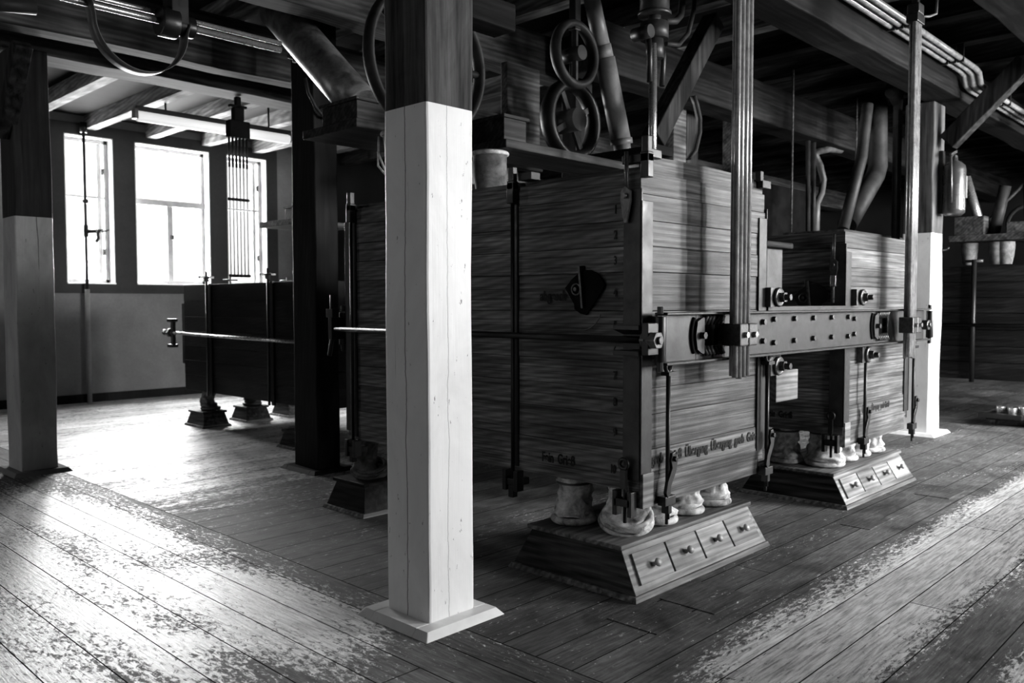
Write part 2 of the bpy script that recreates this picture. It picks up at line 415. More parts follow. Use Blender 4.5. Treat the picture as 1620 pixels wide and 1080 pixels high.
# loose hatches let into the floor beside the outlet stands
hat = [((3.15, 3.50, 2.12, 2.40), 4), ((3.55, 3.92, 2.06, 2.37), 5), ((6.9, 7.3, 2.0, 2.25), 6), ((5.6, 6.0, 2.1, 2.3), 7)]
for (x0, x1, y0, y1), n in hat:
    struct(MB().box(x0, x1, y0, y1, -.02, .004), 'trim_%d' % n, 'floorX', bev=.001)
# pipes on the wall etc. come later; walls with openings
def wall_holes(wall, lo, hi, base, thick, holes, z0, z1):
    mb = MB()
    def bx(a0, a1, q0, q1):
        if a1 - a0 < 1e-4 or q1 - q0 < 1e-4: return
        if wall == 'back': mb.box(a0, a1, base, base + thick, q0, q1)
        elif wall == 'front': mb.box(a0, a1, base - thick, base, q0, q1)
        else: mb.box(base - thick, base, a0, a1, q0, q1)
    cur = lo
    for (a0, a1, h0, h1) in sorted(holes):
        bx(cur, a0, z0, z1); bx(a0, a1, z0, h0); bx(a0, a1, h1, z1); cur = a1
    bx(cur, hi, z0, z1); return mb
def holes(wn): return [(a0, a1, z0, z1) for (n, wl, a0, a1, z0, z1, L, k) in WINS if wl == wn]
struct(MB().box(9.0, RIGHT_X + .4, BACK_Y, BACK_Y + .38, 0, CEIL + .3), 'wall_back_far', 'wallShade')  # same wall, with its shade put into a darker colour
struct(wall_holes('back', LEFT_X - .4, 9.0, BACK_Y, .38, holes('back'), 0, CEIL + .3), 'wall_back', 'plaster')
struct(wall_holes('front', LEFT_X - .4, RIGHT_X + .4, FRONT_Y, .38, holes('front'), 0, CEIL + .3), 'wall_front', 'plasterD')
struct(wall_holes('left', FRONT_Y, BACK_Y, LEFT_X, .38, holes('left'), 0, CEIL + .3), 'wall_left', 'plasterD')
struct(MB().box(RIGHT_X, RIGHT_X + .3, FRONT_Y, BACK_Y, 0, CEIL + .3), 'wall_right', 'wallShade')
struct(wall_holes('back', 4.27, 8.0, BACK_Y - .018, .018, holes('back'), 1.70, 4.2), 'trim_1', 'plasterD')  # flat panel in a darker tone around the back windows
struct(MB().box(LEFT_X, RIGHT_X, BACK_Y - .03, BACK_Y, 0, .13), 'baseboard_back', 'blackZ')
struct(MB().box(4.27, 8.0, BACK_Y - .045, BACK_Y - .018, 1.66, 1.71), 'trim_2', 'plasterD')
ce = struct(MB().box(LEFT_X - .4, RIGHT_X + .4, FRONT_Y - .4, BACK_Y + .4, CEIL, CEIL + .2), 'ceiling', 'ceil')
x = -2.6
while x < RIGHT_X:
    put(MB().box(x, x + .16, FRONT_Y, BACK_Y, CEIL - .2, CEIL - .001), 'joist', 'joistL' if 2.6 < x < 8 else 'beamY', ce, org=(x, 5, CEIL)); x += .92  # joists before the windows paler: their light put into the colour
for n, wall, a0, a1, z0, z1, L, kind in WINS:
    if wall == 'back': f = lambda a, d, z: (a, BACK_Y + d, z)
    elif wall == 'front': f = lambda a, d, z: (a, FRONT_Y - d, z)
    else: f = lambda a, d, z: (LEFT_X - d, a, z)
    def fb(mb, p0, p1, q0, q1, d0, d1):
        a, b = f(p0, d0, q0), f(p1, d1, q1)
        return mb.box(min(a[0], b[0]), max(a[0], b[0]), min(a[1], b[1]), max(a[1], b[1]), min(a[2], b[2]), max(a[2], b[2]))
    t = .02
    mb = MB(); fb(mb, a0, a0 + t, z0, z1, -.02, .17); fb(mb, a1 - t, a1, z0, z1, -.02, .17); fb(mb, a0, a1, z1 - t, z1, -.02, .17); fb(mb, a0, a1, z0, z0 + t, -.05, .17)
    wo = struct(mb, 'window_%d' % n, 'white', bev=.003)
    s = .06; b0, b1, y0, y1 = a0 + t, a1 - t, z0 + t, z1 - t
    mb = MB(); fb(mb, b0, b0 + s, y0, y1, .15, .2); fb(mb, b1 - s, b1, y0, y1, .15, .2); fb(mb, b0, b1, y1 - s, y1, .15, .2); fb(mb, b0, b1, y0, y0 + s, .15, .2)
    zt = y0 + (y1 - y0) * .6
    if kind == 'wide':
        fb(mb, b0, b1, zt - .05, zt + .05, .13, .2); fb(mb, (b0 + b1) / 2 - .045, (b0 + b1) / 2 + .045, y0, zt, .14, .2)
    else: fb(mb, b0, b1, zt - .02, zt + .02, .155, .195); fb(mb, b1 - .16, b1 - .1, y0, y1, .16, .19)
    put(mb, 'window_frame', 'pframe', wo, bev=.006)
    put(fb(MB(), b0, b1, y0, y1, .172, .178), 'pane', 'glass', wo)
    if kind == 'wide': put(fb(MB(), (b0 + b1) / 2 + .005, (b0 + b1) / 2 + .045, 2.55, 2.62, .1, .14), 'window_handle', 'iron', wo, bev=.004)
    else:
        for zz in (z0 + .45, z1 - .55): put(fb(MB(), b1 - .1, b1 - .07, zz, zz + .1, .11, .15), 'window_handle', 'iron', wo, bev=.004)

# ------------------------------------------------------------------ main beams
def beam(x0, x1, y0, y1, z0, z1, label, mat='beamX', grp=None, name='ceiling_beam'):
    mb = MB(); n = max(2, int((x1 - x0) / .5)) if x1 - x0 > y1 - y0 else max(2, int((y1 - y0) / .5))
    alongx = x1 - x0 > y1 - y0
    rings = []
    for i in range(n + 1):
        t = i / n; q = [random.uniform(-.008, .008) for _ in range(4)]
        if alongx: x = x0 + (x1 - x0) * t; rings.append([(x, y0 + q[0], z0 + q[1]), (x, y1 + q[2], z0 + q[1]), (x, y1 + q[2], z1), (x, y0 + q[0], z1)])
        else: y = y0 + (y1 - y0) * t; rings.append([(x0 + q[0], y, z0 + q[1]), (x1 + q[2], y, z0 + q[1]), (x1 + q[2], y, z1), (x0 + q[0], y, z1)])
    vs = [p for r in rings for p in r]; fs = [(3, 2, 1, 0), tuple(4 * n + k for k in range(4))]
    for i in range(n):
        for k in range(4): fs.append((4 * i + k, 4 * i + (k + 1) % 4, 4 * i + 4 + (k + 1) % 4, 4 * i + 4 + k))
    mb.add(vs, fs); o = put(mb, name, mat, org=((x0 + x1) / 2, (y0 + y1) / 2, z0), bev=.012)
    return tag(o, label, 'beam', grp)
ZB = CEIL - .201
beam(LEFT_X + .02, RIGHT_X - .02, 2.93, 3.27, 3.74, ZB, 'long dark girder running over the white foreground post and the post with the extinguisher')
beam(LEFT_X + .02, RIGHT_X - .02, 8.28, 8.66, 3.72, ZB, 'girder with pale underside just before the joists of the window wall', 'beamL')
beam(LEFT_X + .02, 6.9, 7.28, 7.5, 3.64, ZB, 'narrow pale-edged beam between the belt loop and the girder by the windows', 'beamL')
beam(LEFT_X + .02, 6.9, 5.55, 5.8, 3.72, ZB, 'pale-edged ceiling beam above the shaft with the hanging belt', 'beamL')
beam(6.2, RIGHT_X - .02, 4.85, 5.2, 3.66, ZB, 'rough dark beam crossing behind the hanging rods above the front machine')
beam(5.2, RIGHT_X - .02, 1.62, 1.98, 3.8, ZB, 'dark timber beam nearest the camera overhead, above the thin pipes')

# ------------------------------------------------------------------ posts
def post(x0, x1, y0, y1, zt, label, split, lo=.55, hi=.78, plate=True, pmat='white', allblack=False, pl=None):
    cx, cy = (x0 + x1) / 2, (y0 + y1) / 2
    r = thing('timber_post', (cx, cy, 0), label, 'post')
    mb = MB(); n = 18; vs = []
    for i in range(n + 1):
        z = zt * i / n
        for (px, py) in ((x0, y0), (x1, y0), (x1, y1), (x0, y1)):
            c = .012 if True else 0
            vs.append((px + noise.noise(V((px * 9, py * 9, z * 1.7))) * c, py + noise.noise(V((px * 9 + 5, py * 7, z * 1.9))) * c, z))
    fs = [(3, 2, 1, 0), tuple(4 * n + k for k in range(4))]
    for i in range(n):
        for k in range(4): fs.append((4 * i + k, 4 * i + (k + 1) % 4, 4 * i + 4 + (k + 1) % 4, 4 * i + 4 + k))
    mb.add(vs, fs)
    mat = M['blackZ'] if allblack else post_mat('post_paint', split, lo, hi, [(1, .0, .0035), (0, -.02, .0015)] if hi > .5 else [], 1.0 if hi > .5 else .2)
    put(mb, 'shaft', mat, r, bev=.012)
    if plate:
        e = .105 if pl is None else pl
        for i in range(4):
            if i == 0: b = (x0 - e, x1 + e, y0 - e, y0)
            elif i == 1: b = (x0 - e, x1 + e, y1, y1 + e)
            elif i == 2: b = (x0 - e, x0, y0, y1)
            else: b = (x1, x1 + e, y0, y1)
            m_ = MB(); bx0, bx1, by0, by1 = b; k = .03
            top = [[bx0, by0], [bx1, by0], [bx1, by1], [bx0, by1]]
            for q in top:
                if abs(q[0] - (x0 - e)) < 1e-6: q[0] += k
                if abs(q[0] - (x1 + e)) < 1e-6: q[0] -= k
                if abs(q[1] - (y0 - e)) < 1e-6: q[1] += k
                if abs(q[1] - (y1 + e)) < 1e-6: q[1] -= k
            m_.hexa([(bx0, by0, 0), (bx1, by0, 0), (bx1, by1, 0), (bx0, by1, 0)], [(q[0], q[1], .035) for q in top])
            put(m_, 'base_board', 'blackZ' if allblack else ('white' if hi > .5 else 'plaster'), r, bev=.004)
    return r
wp = post(2.47, 2.755, 2.90, 3.21, 3.73, 'white-painted timber post standing free in front of the sieve stacks', 2.40, .68, .84)
post(2.29, 2.59, 8.14, 8.5, 3.71, 'grey-painted timber post nearest the windows, black above', 2.26, .2, .36, pl=.09)
post(10.02, 10.4, 3.14, 3.45, 3.73, 'pale timber post carrying the fire extinguisher', 2.28, .6, .8, pl=.1)
post(4.13, 4.37, 6.35, 6.72, 4.11, 'unpainted black timber post behind the white post, between the two machines', 2.26, allblack=True, pl=.1)
# saddle block over the white post
tag(put(MB().box(2.757, 3.2, 3.04, 3.2, 2.9, 3.04), 'saddle_block', 'beamX', org=(3, 3.1, 2.9), bev=.01), 'short rough timber block let into the top of the white-painted post', 'timber block')
# hmm: struts
def strut(p0, p1, w_, h_, label, mat='beamZ', u=(0, 1, 0)):
    o = put(MB().bar(p0, p1, w_, h_, u), 'timber_brace', mat, org=(V(p0) + V(p1)) / 2, bev=.01); return tag(o, label, 'brace')
tag(put(MB().box(5.78, 6.02, 3.92, 4.68, 2.712, 2.79), 'cross_timber', 'beamX', org=(5.9, 4.3, 2.71), bev=.006), 'short cross timber on the long board, foot of the long brace', 'timber block')
strut((5.93, 4.06, 2.86), (6.88, 4.06, 4.06), .17, .15, 'long slanting timber brace rising behind the hanging rods', u=(0, 1, 0))
strut((10.2, 3.05, 3.28), (10.2, 2.3, 4.02), .2, .17, 'slanting timber brace on the extinguisher post', u=(1, 0, 0))
strut((2.27, 8.28, 2.95), (2.27, 7.74, 3.63), .11, .14, 'slanting brace on the post nearest the windows', u=(1, 0, 0))

# ------------------------------------------------------------------ sifter machines
def hook_set(parent, x, y, z, nx, ny):
    """toggle clamp at a lower corner: curved lever, lug, threaded end; (nx,ny) outward"""
    a = V((ny, nx, 0)); n = V((nx, ny, 0)); c = V((x, y, z))
    pr = [(-.055, .11), (-.04, .135), (-.012, .13), (.0, .09), (-.012, .05), (.03, -.02), (.045, -.075), (.03, -.10), (.002, -.085), (-.004, -.04), (-.05, .03), (-.06, .075)]
    sgn = 1 if nx == 0 else -1
    mb = MB().prism([c + a * (p * sgn) + V((0, 0, q)) + n * .028 for p, q in pr], n * .02)
    mb.hexnut(c + a * (-.028 * sgn) + V((0, 0, .1)) + n * .048, n, .016, .018)
    put(mb, 'clamp_lever', 'iron', parent, bev=.003)
    mb = MB(); p = c + V((0, 0, -.12))
    mb.bar(p + n * .02 - a * .05, p + n * .02 + a * .05, .05, .05); mb.bar(p + n * .02, p + n * .02 + V((0, 0, -.07)), .045, .035)
    mb.tube([p + n * .02 + V((0, 0, -.06)), p + n * .02 + V((0, 0, -.13))], .009, 8)
    put(mb, 'clamp_lug', 'iron', parent, bev=.004)
def rodz(parent, x, y, z0, z1, r=.012, name='tension_rod', mat='iron'):
    return put(MB().tube([(x, y, z0), (x, y, z1)], r, 12), name, mat, parent)
def topbracket(parent, x, y, z, nx, ny):
    n = V((nx, ny, 0)); a = V((-ny, nx, 0)) ; c = V((x, y, z))
    mb = MB().bar(c - n * .12, c + n * .045, .05, .045); mb.bar(c + n * .02 + V((0, 0, -.1)), c + n * .02 + V((0, 0, .03)), .05, .05, n)
    mb.box(x - .02 + n.x * .02, x + .02 + n.x * .02, y - .02 + n.y * .02, y + .02 + n.y * .02, z + .02, z + .11)
    put(mb, 'top_bracket', 'iron', parent, bev=.005)
ZJ = [.525, .735, .918, 1.055, 1.194, 1.318, 1.458, 1.660, 1.793, 1.925, 2.057, 2.17]
def sieve_stack(m_, x0, x1, y0, y1, zj, nums, matn='sieve', lid=True, lidh=.095):
    """a box of stacked sieve frames held in corner irons"""
    st = put(MB().box(x0 + .02, x1 - .02, y0 + .02, y1 - .02, zj[0] + .01, zj[-1] - .01), 'sieve_stack', 'black', m_, org=((x0 + x1) / 2, (y0 + y1) / 2, zj[0]))
    nfr = len(zj) - 1; fr = []
    for i in range(nfr):
        e = random.uniform(-.0035, .0035)
        fr.append(put(MB().box(x0 + e, x1 - e, y0 + e, y1 - e, zj[i] + .0012, zj[i + 1] - .0012), 'sieve_frame', matn, st, org=((x0 + x1) / 2, (y0 + y1) / 2, zj[i]), bev=.002))
    # base frame and lid
    z0 = zj[0]
    pass
    if lid:
        mb = MB(); n = 10; vs = []
        for i in range(n + 1):
            t = i / n; xx = x0 + .05 + (x1 - x0 - .06) * t; h = zj[-1] + lidh * (1 - .35 * (2 * t - .9) ** 2 * .5)
            vs += [(xx, y0 + .015, zj[-1]), (xx, y0 + .015, h), (xx, y0 + .05, h), (xx, y0 + .05, zj[-1])]
        fs = [(0, 1, 2, 3), (4 * n + 3, 4 * n + 2, 4 * n + 1, 4 * n)]
        for i in range(n):
            for k in range(4): fs.append((4 * i + k, 4 * i + (k + 1) % 4, 4 * i + 4 + (k + 1) % 4, 4 * i + 4 + k))
        mb.add(vs, fs); mb.box(x0 + .05, x1 - .05, y0 + .05, y1 - .03, zj[-1], zj[-1] + .03)
        put(mb, 'lid', matn, st, org=((x0 + x1) / 2, (y0 + y1) / 2, zj[-1]))
    # corner irons (angle profiles)
    zt, zb = zj[-1] - .15, z0 + .06
    for (cx, sx) in ((x0, 1), (x1, -1)):
        for (cy, sy) in ((y0, 1), (y1, -1)):
            a0, a1 = sorted((cx - sx * .012, cx + sx * .09)); b0, b1 = sorted((cy - sy * .012, cy - sy * .002))
            mb = MB().box(a0, a1, b0, b1, zb, zt)
            a0, a1 = sorted((cx - sx * .012, cx - sx * .002)); b0, b1 = sorted((cy - sy * .012, cy + sy * .1))
            mb.box(a0, a1, b0, b1, zb, zt + .06)
            put(mb, 'corner_iron', 'ironL', st, bev=.002)
    return st, fr
def quadrant(parent, x, y, z, s=.14, mat='iron'):
    """crank quadrant on the -x face"""
    pts = [(x, y + s * .85, z), (x, y + s * .1, z + s * .85)]
    uv = [(-1, .11), (-.65, .45), (-.32, .68), (-.32, .98), (-.02, .98), (-.02, .82), (.35, .79), (.7, .62), (.92, .38), (1.0, .2), (.9, -.02), (.1, -.98), (-.2, -.92), (-.5, -.75), (-.52, -.55)]
    poly = [(x, y - u * s, z + v_ * s) for u, v_ in uv]
    q = put(MB().prism(poly, (-.012, 0, 0)), 'quadrant_plate', 'black' if mat == 'iron' else 'iron', parent, bev=.002)
    mb = MB().ring((x - .02, y + .35 * s, z + .05 * s), (1, 0, 0), .22 * s, .05 * s, 20, 8)
    mb.tube([(x - .012, y + .35 * s, z + .05 * s), (x - .035, y + .35 * s, z + .05 * s)], .08 * s, 12)
    mb.ring((x - .018, y + .1 * s, z - .55 * s), (1, 0, 0), 1.05 * s, .03 * s, 16, 6, PI * .12, PI * .45)
    mb.bar((x - .03, y + .12 * s, z + .95 * s), (x - .03, y - .05 * s, z - .7 * s), .02, .012)
    put(mb, 'quadrant_pointer', 'nut', q)

def big_sifter(label, X0, X1, X2, X3, Y0, Y1):
    r = thing('plansifter', ((X0 + X3) / 2, (Y0 + Y1) / 2, .43), label, 'flour sifter')
    A, frA = sieve_stack(r, X0, X1, Y0, Y1, ZJ, True)
    ZJ2 = [.53, .735, .93, 1.07, 1.2, 1.33, 1.46, 1.62, 1.76, 1.9, 2.02]
    B, frB = sieve_stack(r, X2, X3, Y0, Y1, ZJ2, False, lid=False)
    # stencilled numbers and words
    yn = 2.672
    for i in range(10):
        zc = (ZJ[10 - i] + ZJ[9 - i]) / 2; ch = str(i + 1)
        text(ch, .062, (X0 - .0052, yn + (.02 if i == 9 else 0) - .005, zc - .025), ROTL, frA[9 - i], 'number')
    text('abgesch', .078, (X0 - .0052, 3.185, 1.515), ROTL, frA[6], sx=.8)
    text('Fein  Grieß', .078, (X0 - .0052, 3.17, .605), ROTL, frA[0], sx=.68)
    xw = X0 + .10
    for wd_ in ('grob', 'Grieß', 'Übergang', 'Übergang', 'grob', 'Grieß'):
        t_ = text(wd_, .078, (xw, Y0 - .0052, .655), ROTF, frA[0], sx=.78)
        xw += max(v_.co.x for v_ in t_.data.vertices) * .78 + .035
    text('Fein  Grieß', .07, (X2 - .0052, 3.1, .62), ROTL, frB[0], sx=.68)
    text('Übergang  Übergang  grob Grieß', .07, (X2 + .35, Y0 - .0052, .66), ROTF, frB[0], sx=.6)
    quadrant(A, X0 - .006, 2.855, 1.568, .135)
    quadrant(B, X2 - .006, 2.75, 1.53, .14, 'nut')
    # side tension rods on the outer flank
    for (xx, yy) in ((X0 - .035, 3.37), (X0 - .035, 4.95)):
        rodz(r, xx, yy, .47, 2.2); topbracket(r, xx + .02, yy, 2.17, -1, 0)
        put(MB().box(X0 - .01, X0, yy - .02, yy + .02, .55, 2.15), 'side_strap', 'iron', r)
        put(MB().box(xx - .03, xx + .03, yy - .06, yy - .03, .41, .53).box(xx - .03, xx + .03, yy + .03, yy + .06, .41, .53).box(xx - .02, xx + .09, yy - .05, yy + .05, .44, .48).box(xx - .02, xx + .02, yy - .02, yy + .02, .37, .44), 'rod_foot_clamp', 'iron', r, bev=.004)
    for (xx, yy) in ((X0 - .03, 2.57), (X2 - .03, 2.57)):
        zt = 2.27 if xx < 5 else 2.0
        mb = MB().tube([(xx, yy, zt), (xx, yy, zt - .22)], .011, 10)
        mb.prism([(xx - .012, yy + .028, zt - .2), (xx - .012, yy + .03, zt - .25), (xx - .012, yy + .006, zt - .36), (xx - .012, yy - .008, zt - .36), (xx - .012, yy - .03, zt - .25), (xx - .012, yy - .028, zt - .2), (xx - .012, yy, zt - .175)], (.02, 0, 0))
        mb.tube([(xx - .03, yy, zt - .225), (xx + .01, yy, zt - .225)], .014, 12)
        put(mb, 'corner_hanger', 'nut', r)
        # lower toggle on the flank
        mb = MB().tube([(xx, yy, .62), (xx, yy, .36)], .01, 10)
        mb.box(xx - .03, xx + .02, yy - .05, yy + .05, .45, .49); mb.box(xx - .03, xx + .02, yy - .06, yy - .035, .40, .53); mb.box(xx - .03, xx + .02, yy + .035, yy + .06, .40, .53)
        mb.ring((xx - .012, yy, .67), (1, 0, 0), .025, .011, 20, 8); mb.bar((xx - .012, yy - .0, .64), (xx - .012, yy, .54), .035, .02)
        put(mb, 'flank_clamp', 'iron', r, bev=.002)
        if xx > 5:
            mb = MB().box(xx - .015, xx + .01, yy - .02, yy + .02, 1.62, 1.70); mb.tube([(xx, yy, 1.5), (xx, yy, 1.95)], .008, 8); put(mb, 'turnbuckle', 'steel', r, bev=.003)
    topbracket(r, X0 + .02, Y0 - .0, 2.235, 0, -1)
    mb = MB().box(X0 + .02, X0 + .14, Y0 - .03, Y0 + .01, 2.24, 2.285); put(mb, 'lid_plate', 'iron', r, bev=.004)
    mb = MB().box(X1 - .09, X1 + .015, Y0 - .03, Y0 + .01, 2.2, 2.25); mb.box(X1 - .12, X1 - .08, Y0 - .03, Y0 + .01, 2.24, 2.30); put(mb, 'lid_plate', 'ironL', r, bev=.004)
    mb = MB().box(X0 - .02, X0 + .06, 3.24, 3.34, 2.2, 2.245); put(mb, 'lid_plate', 'ironL', r, bev=.004)
    # front channel beam
    for (yb, s) in ((Y0 - .06, -1), (Y1 + .06, 1)):
        wy0, wy1 = sorted((yb - .008, yb + .008)); fy0, fy1 = sorted((yb, yb + s * .07))
        XA, XB = X0 + .05, X3 + .18; zb, zt = 1.182, 1.452
        mb = MB()
        sl = [(X0 + .42, X0 + .72), (X3 - .95, X3 - .65)] if s < 0 else []
        cur = XA
        for (a, b) in sl:
            mb.box(cur, a, wy0, wy1, zb, zt); mb.box(a, b, wy0, wy1, zb, 1.262); mb.box(a, b, wy0, wy1, 1.385, zt); cur = b
        mb.box(cur, XB, wy0, wy1, zb, zt)
        mb.box(XA, XB, fy0, fy1, zt - .014, zt); mb.box(XA, XB, fy0, fy1, zb, zb + .014)
        cb = put(mb, 'channel_beam', 'ironL', r, bev=.004)
        if s < 0:
            bx = [(4.72, 1.385), (4.72, 1.27), (4.86, 1.4), (4.86, 1.255), (5.14, 1.4), (5.14, 1.26), (5.42, 1.4), (5.42, 1.265), (5.71, 1.4), (5.71, 1.265), (5.99, 1.4), (5.99, 1.262), (6.1, 1.385), (6.1, 1.275)]
            for (q, z) in bx:
                put(MB().hexnut((q, yb - .008, z), (0, -1, 0), .019, .022), 'bolt', 'nut', cb, bev=.002)
            for (a, b) in sl:   # curved slot, dark pocket and cast teeth where the rods are clamped
                mb = MB().box(a + .005, b - .005, yb + .03, yb + .035, 1.262, 1.385); put(mb, 'slot_pocket', 'black', cb)
                poly = [(a - .02, yb - .01, 1.40), (a + .03, yb - .01, 1.42), (a + .05, yb - .01, 1.42), (a + .05, yb - .01, 1.225), (a + .03, yb - .01, 1.225), (a - .02, yb - .01, 1.25), (a - .035, yb - .01, 1.325)]
                mb = MB().prism(poly, (0, -.022, 0)); mb.hexnut((a + .015, yb - .03, 1.325), (0, -1, 0), .02, .03)
                for k in range(6):
                    mb.tube([(a + .07 + k * .035, yb - .012, 1.385), (a + .08 + k * .035, yb - .03, 1.43)], .012, 8); mb.tube([(a + .07 + k * .035, yb - .012, 1.262), (a + .08 + k * .035, yb - .03, 1.215)], .012, 8)
                put(mb, 'clamp_casting', 'ironL', cb)
                mb = MB().ring((a + .12, yb - .012, 1.325), (0, 1, 0), .175, .011, 16, 6, PI * .82, PI * 1.18, 1); put(mb, 'slot_arc', 'black', cb)
            text('B N', .06, (4.58, yb - .0095, 1.3), ROTF, cb, 'raised_letters', 1.1, .001, 'nut')
        # end castings
        for (xe, sx) in ((X0 + .0, -1), (X3 + .2, 1)):
            mb = MB().tube([(xe + .03, yb + s * .04, zb + .02), (xe + .03, yb + s * .04, zt - .02)], .03, 14)
            mb.tube([(xe + .03, yb + s * .04, zb - .03), (xe + .03, yb + s * .04, zb + .02)], .018, 6, True, False); mb.tube([(xe + .03, yb + s * .04, zt - .01), (xe + .03, yb + s * .04, zt + .03)], .018, 6, True, False)
            if sx < 0:
                mb.prism([(xe - .10, yb + .16, 1.39), (xe - .10, yb + .0, 1.39), (xe - .02, yb - .03, 1.38), (xe, yb + .02, 1.36), (xe, yb + .16, 1.36)][::-1], (0, 0, -.025)) if s < 0 else None
                mb.prism([(xe - .10, yb + .16, 1.26), (xe - .10, yb + .0, 1.26), (xe - .02, yb - .03, 1.27), (xe, yb + .02, 1.27), (xe, yb + .16, 1.26)][::-1], (0, 0, -.025)) if s < 0 else None
                mb.box(xe - .09, xe + .03, yb + s * .01, yb + s * .05, 1.24, 1.4)
                if s > 0:
                    mb.tube([(xe - .06, yb + .05, 1.44), (xe - .06, yb + .05, 1.56)], .014, 8); mb.box(xe - .09, xe - .03, yb, yb + .08, 1.4, 1.46); mb.tube([(xe - .05, yb + .06, 1.26), (xe - .05, yb + .1, 1.12)], .016, 8)
            put(mb, 'end_casting', 'iron', cb, bev=.003)
    # long tie rods along the flanks with big end nuts
    for (xx, col_) in ((X0 - .055, 'iron'), (X3 + .055, 'iron')):
        tr = put(MB().tube([(xx, Y0 - .1, 1.315), (xx, Y1 + .12, 1.315)], .018, 14), 'tie_rod', col_, r)
        mb = MB().hexnut((xx, Y0 - .10, 1.315), (0, -1, 0), .046, .05); mb.hexnut((xx, Y0 - .055, 1.315), (0, -1, 0), .04, .03); mb.tube([(xx, Y0 - .15, 1.315), (xx, Y0 - .165, 1.315)], .02, 12)
        put(mb, 'end_nut', 'nut', tr, bev=.003)
    # vertical rods at the front and clamps at their feet
    for xx in (X0 + .19, X1 - .03, X2 + .30, X3 + .02):
        rodz(r, xx, Y0 - .045, .36, 1.17)
        mb = MB().ring((xx, Y0 - .045, 1.165), (0, 1, 0), .026, .011, 18, 8); mb.box(xx - .03, xx + .045, Y0 - .07, Y0 - .02, 1.12, 1.14)
        put(mb, 'rod_eye', 'iron', r)
        hook_set(r, xx, Y0 - .02, .58, 0, -1)
    # front skirt board under each stack
    for (a, b) in ((X0, X1), (X2, X3)):
        put(MB().box(a + .1, b - .06, Y0 - .004, Y0 + .02, .44, .60), 'skirt_board', 'sieve', r, bev=.003)
        put(MB().box(a + .002, a + .1, Y0 - .02, Y0 + .03, .44, .62), 'corner_block', 'drawer', r, bev=.003)
    # drive housing between the stacks
    dh = put(MB().box(5.05, 5.36, 2.62, 4.9, .86, 1.86), 'drive_housing', 'ironL', r, bev=.006)
    put(MB().box(5.0, 5.40, 2.56, 4.95, 1.86, 1.90), 'housing_cover', 'board', dh, bev=.012)
    put(MB().box(X1 + .02, X2 - .02, 2.48, 2.56, 1.44, 1.48), 'cross_rail', 'ironL', r, bev=.004)
    put(MB().box(5.37, 5.66, 3.3, 4.4, .8, 1.7), 'counterweight', 'iron', r, bev=.02)
    for (q, z) in ((X1 + .09, 1.535), (X1 + .10, 1.105), (X2 + .2, 1.54), (X2 + .33, 1.11)):
        mb = MB().box(q - .10, q - .02, Y0 - .05, Y0 + .08, z - .06, z + .06); mb.ring((q - .01, Y0 - .06, z), (0, 1, 0), .05, .012, 24, 8); mb.tube([(q, Y0 - .02, z), (q, Y0 - .07, z)], .05, 20)
        mb.hexnut((q, Y0 - .07, z), (0, -1, 0), .034, .03); mb.hexnut((q, Y0 - .10, z), (0, -1, 0), .022, .035)
        put(mb, 'bearing_nut', 'nut', r, bev=.002)
    put(MB().box(5.05, 5.36, 2.5, 2.62, .86, 1.06), 'bracket_plate', 'drawer', r, bev=.004)
    return r
big_sifter('large front sifter of two tall wooden sieve stacks joined by a riveted channel beam', 3.55, 4.87, 6.1, 7.42, 2.5, 5.05)

# rods the machine hangs from
def rod_bundle(x, y, z0, z1, label, zc, n=4, sp=.044):
    r = thing('rod_bundle', (x, y, z0), label, 'hanging rods', None)
    for i in range(n):
        for j in range(2):
            xx = x + (i - (n - 1) / 2) * sp; yy = y + (j - .5) * .036; xx += .034 * j - .01
            put(MB().tube([(xx + random.uniform(-.003, .003), yy, z0 + random.uniform(-.01, .01)), (xx + random.uniform(-.003, .003), yy, (z0 + z1) / 2), (xx, yy, z1)], .0165, 12), 'cane_rod', 'cane', r)
    cl = put(MB().box(x - .095, x - .002, y - .06, y + .05, zc - .062, zc + .062).box(x + .006, x + .1, y - .06, y + .05, zc - .062, zc + .062), 'rod_clamp', 'nut', r, bev=.008)
    for q in (-.045, .055): put(MB().hexnut((x + q, y - .06, zc), (0, -1, 0), .018, .02), 'clamp_bolt', 'steel', cl)
    put(MB().box(x - .08, x + .08, y - .045, y + .045, z1 - .07, z1), 'top_clamp', 'iron', r, bev=.008)
rod_bundle(4.245, 2.325, 1.09, 4.11, 'hanging rods clamped to the channel beam before the tall numbered stack', 1.325)
rod_bundle(6.93, 2.325, 1.07, 3.72, 'hanging rods clamped to the beam end beside the extinguisher post', 1.325, sp=.034)
tag(put(MB().bar((6.93, 2.325, 3.72), (6.93, 2.325, 4.119), .05, .05).box(6.87, 6.99, 2.28, 2.37, 3.72, 3.80), 'rod_hanger', 'iron', org=(6.93, 2.325, 3.7), bev=.01), 'black iron hanger at the ceiling over the rods beside the extinguisher post', 'bracket')
tag(put(MB().tube([(7.0, 2.3, 3.72), (7.1, 2.28, 3.74), (7.2, 2.26, 3.78), (7.22, 2.26, 3.95), (7.2, 2.26, 4.12)], .01, 10), 'ceiling_cable', 'leather', org=(7.1, 2.3, 3.8)), 'thin looped cable beside the iron ceiling hanger', 'cable')

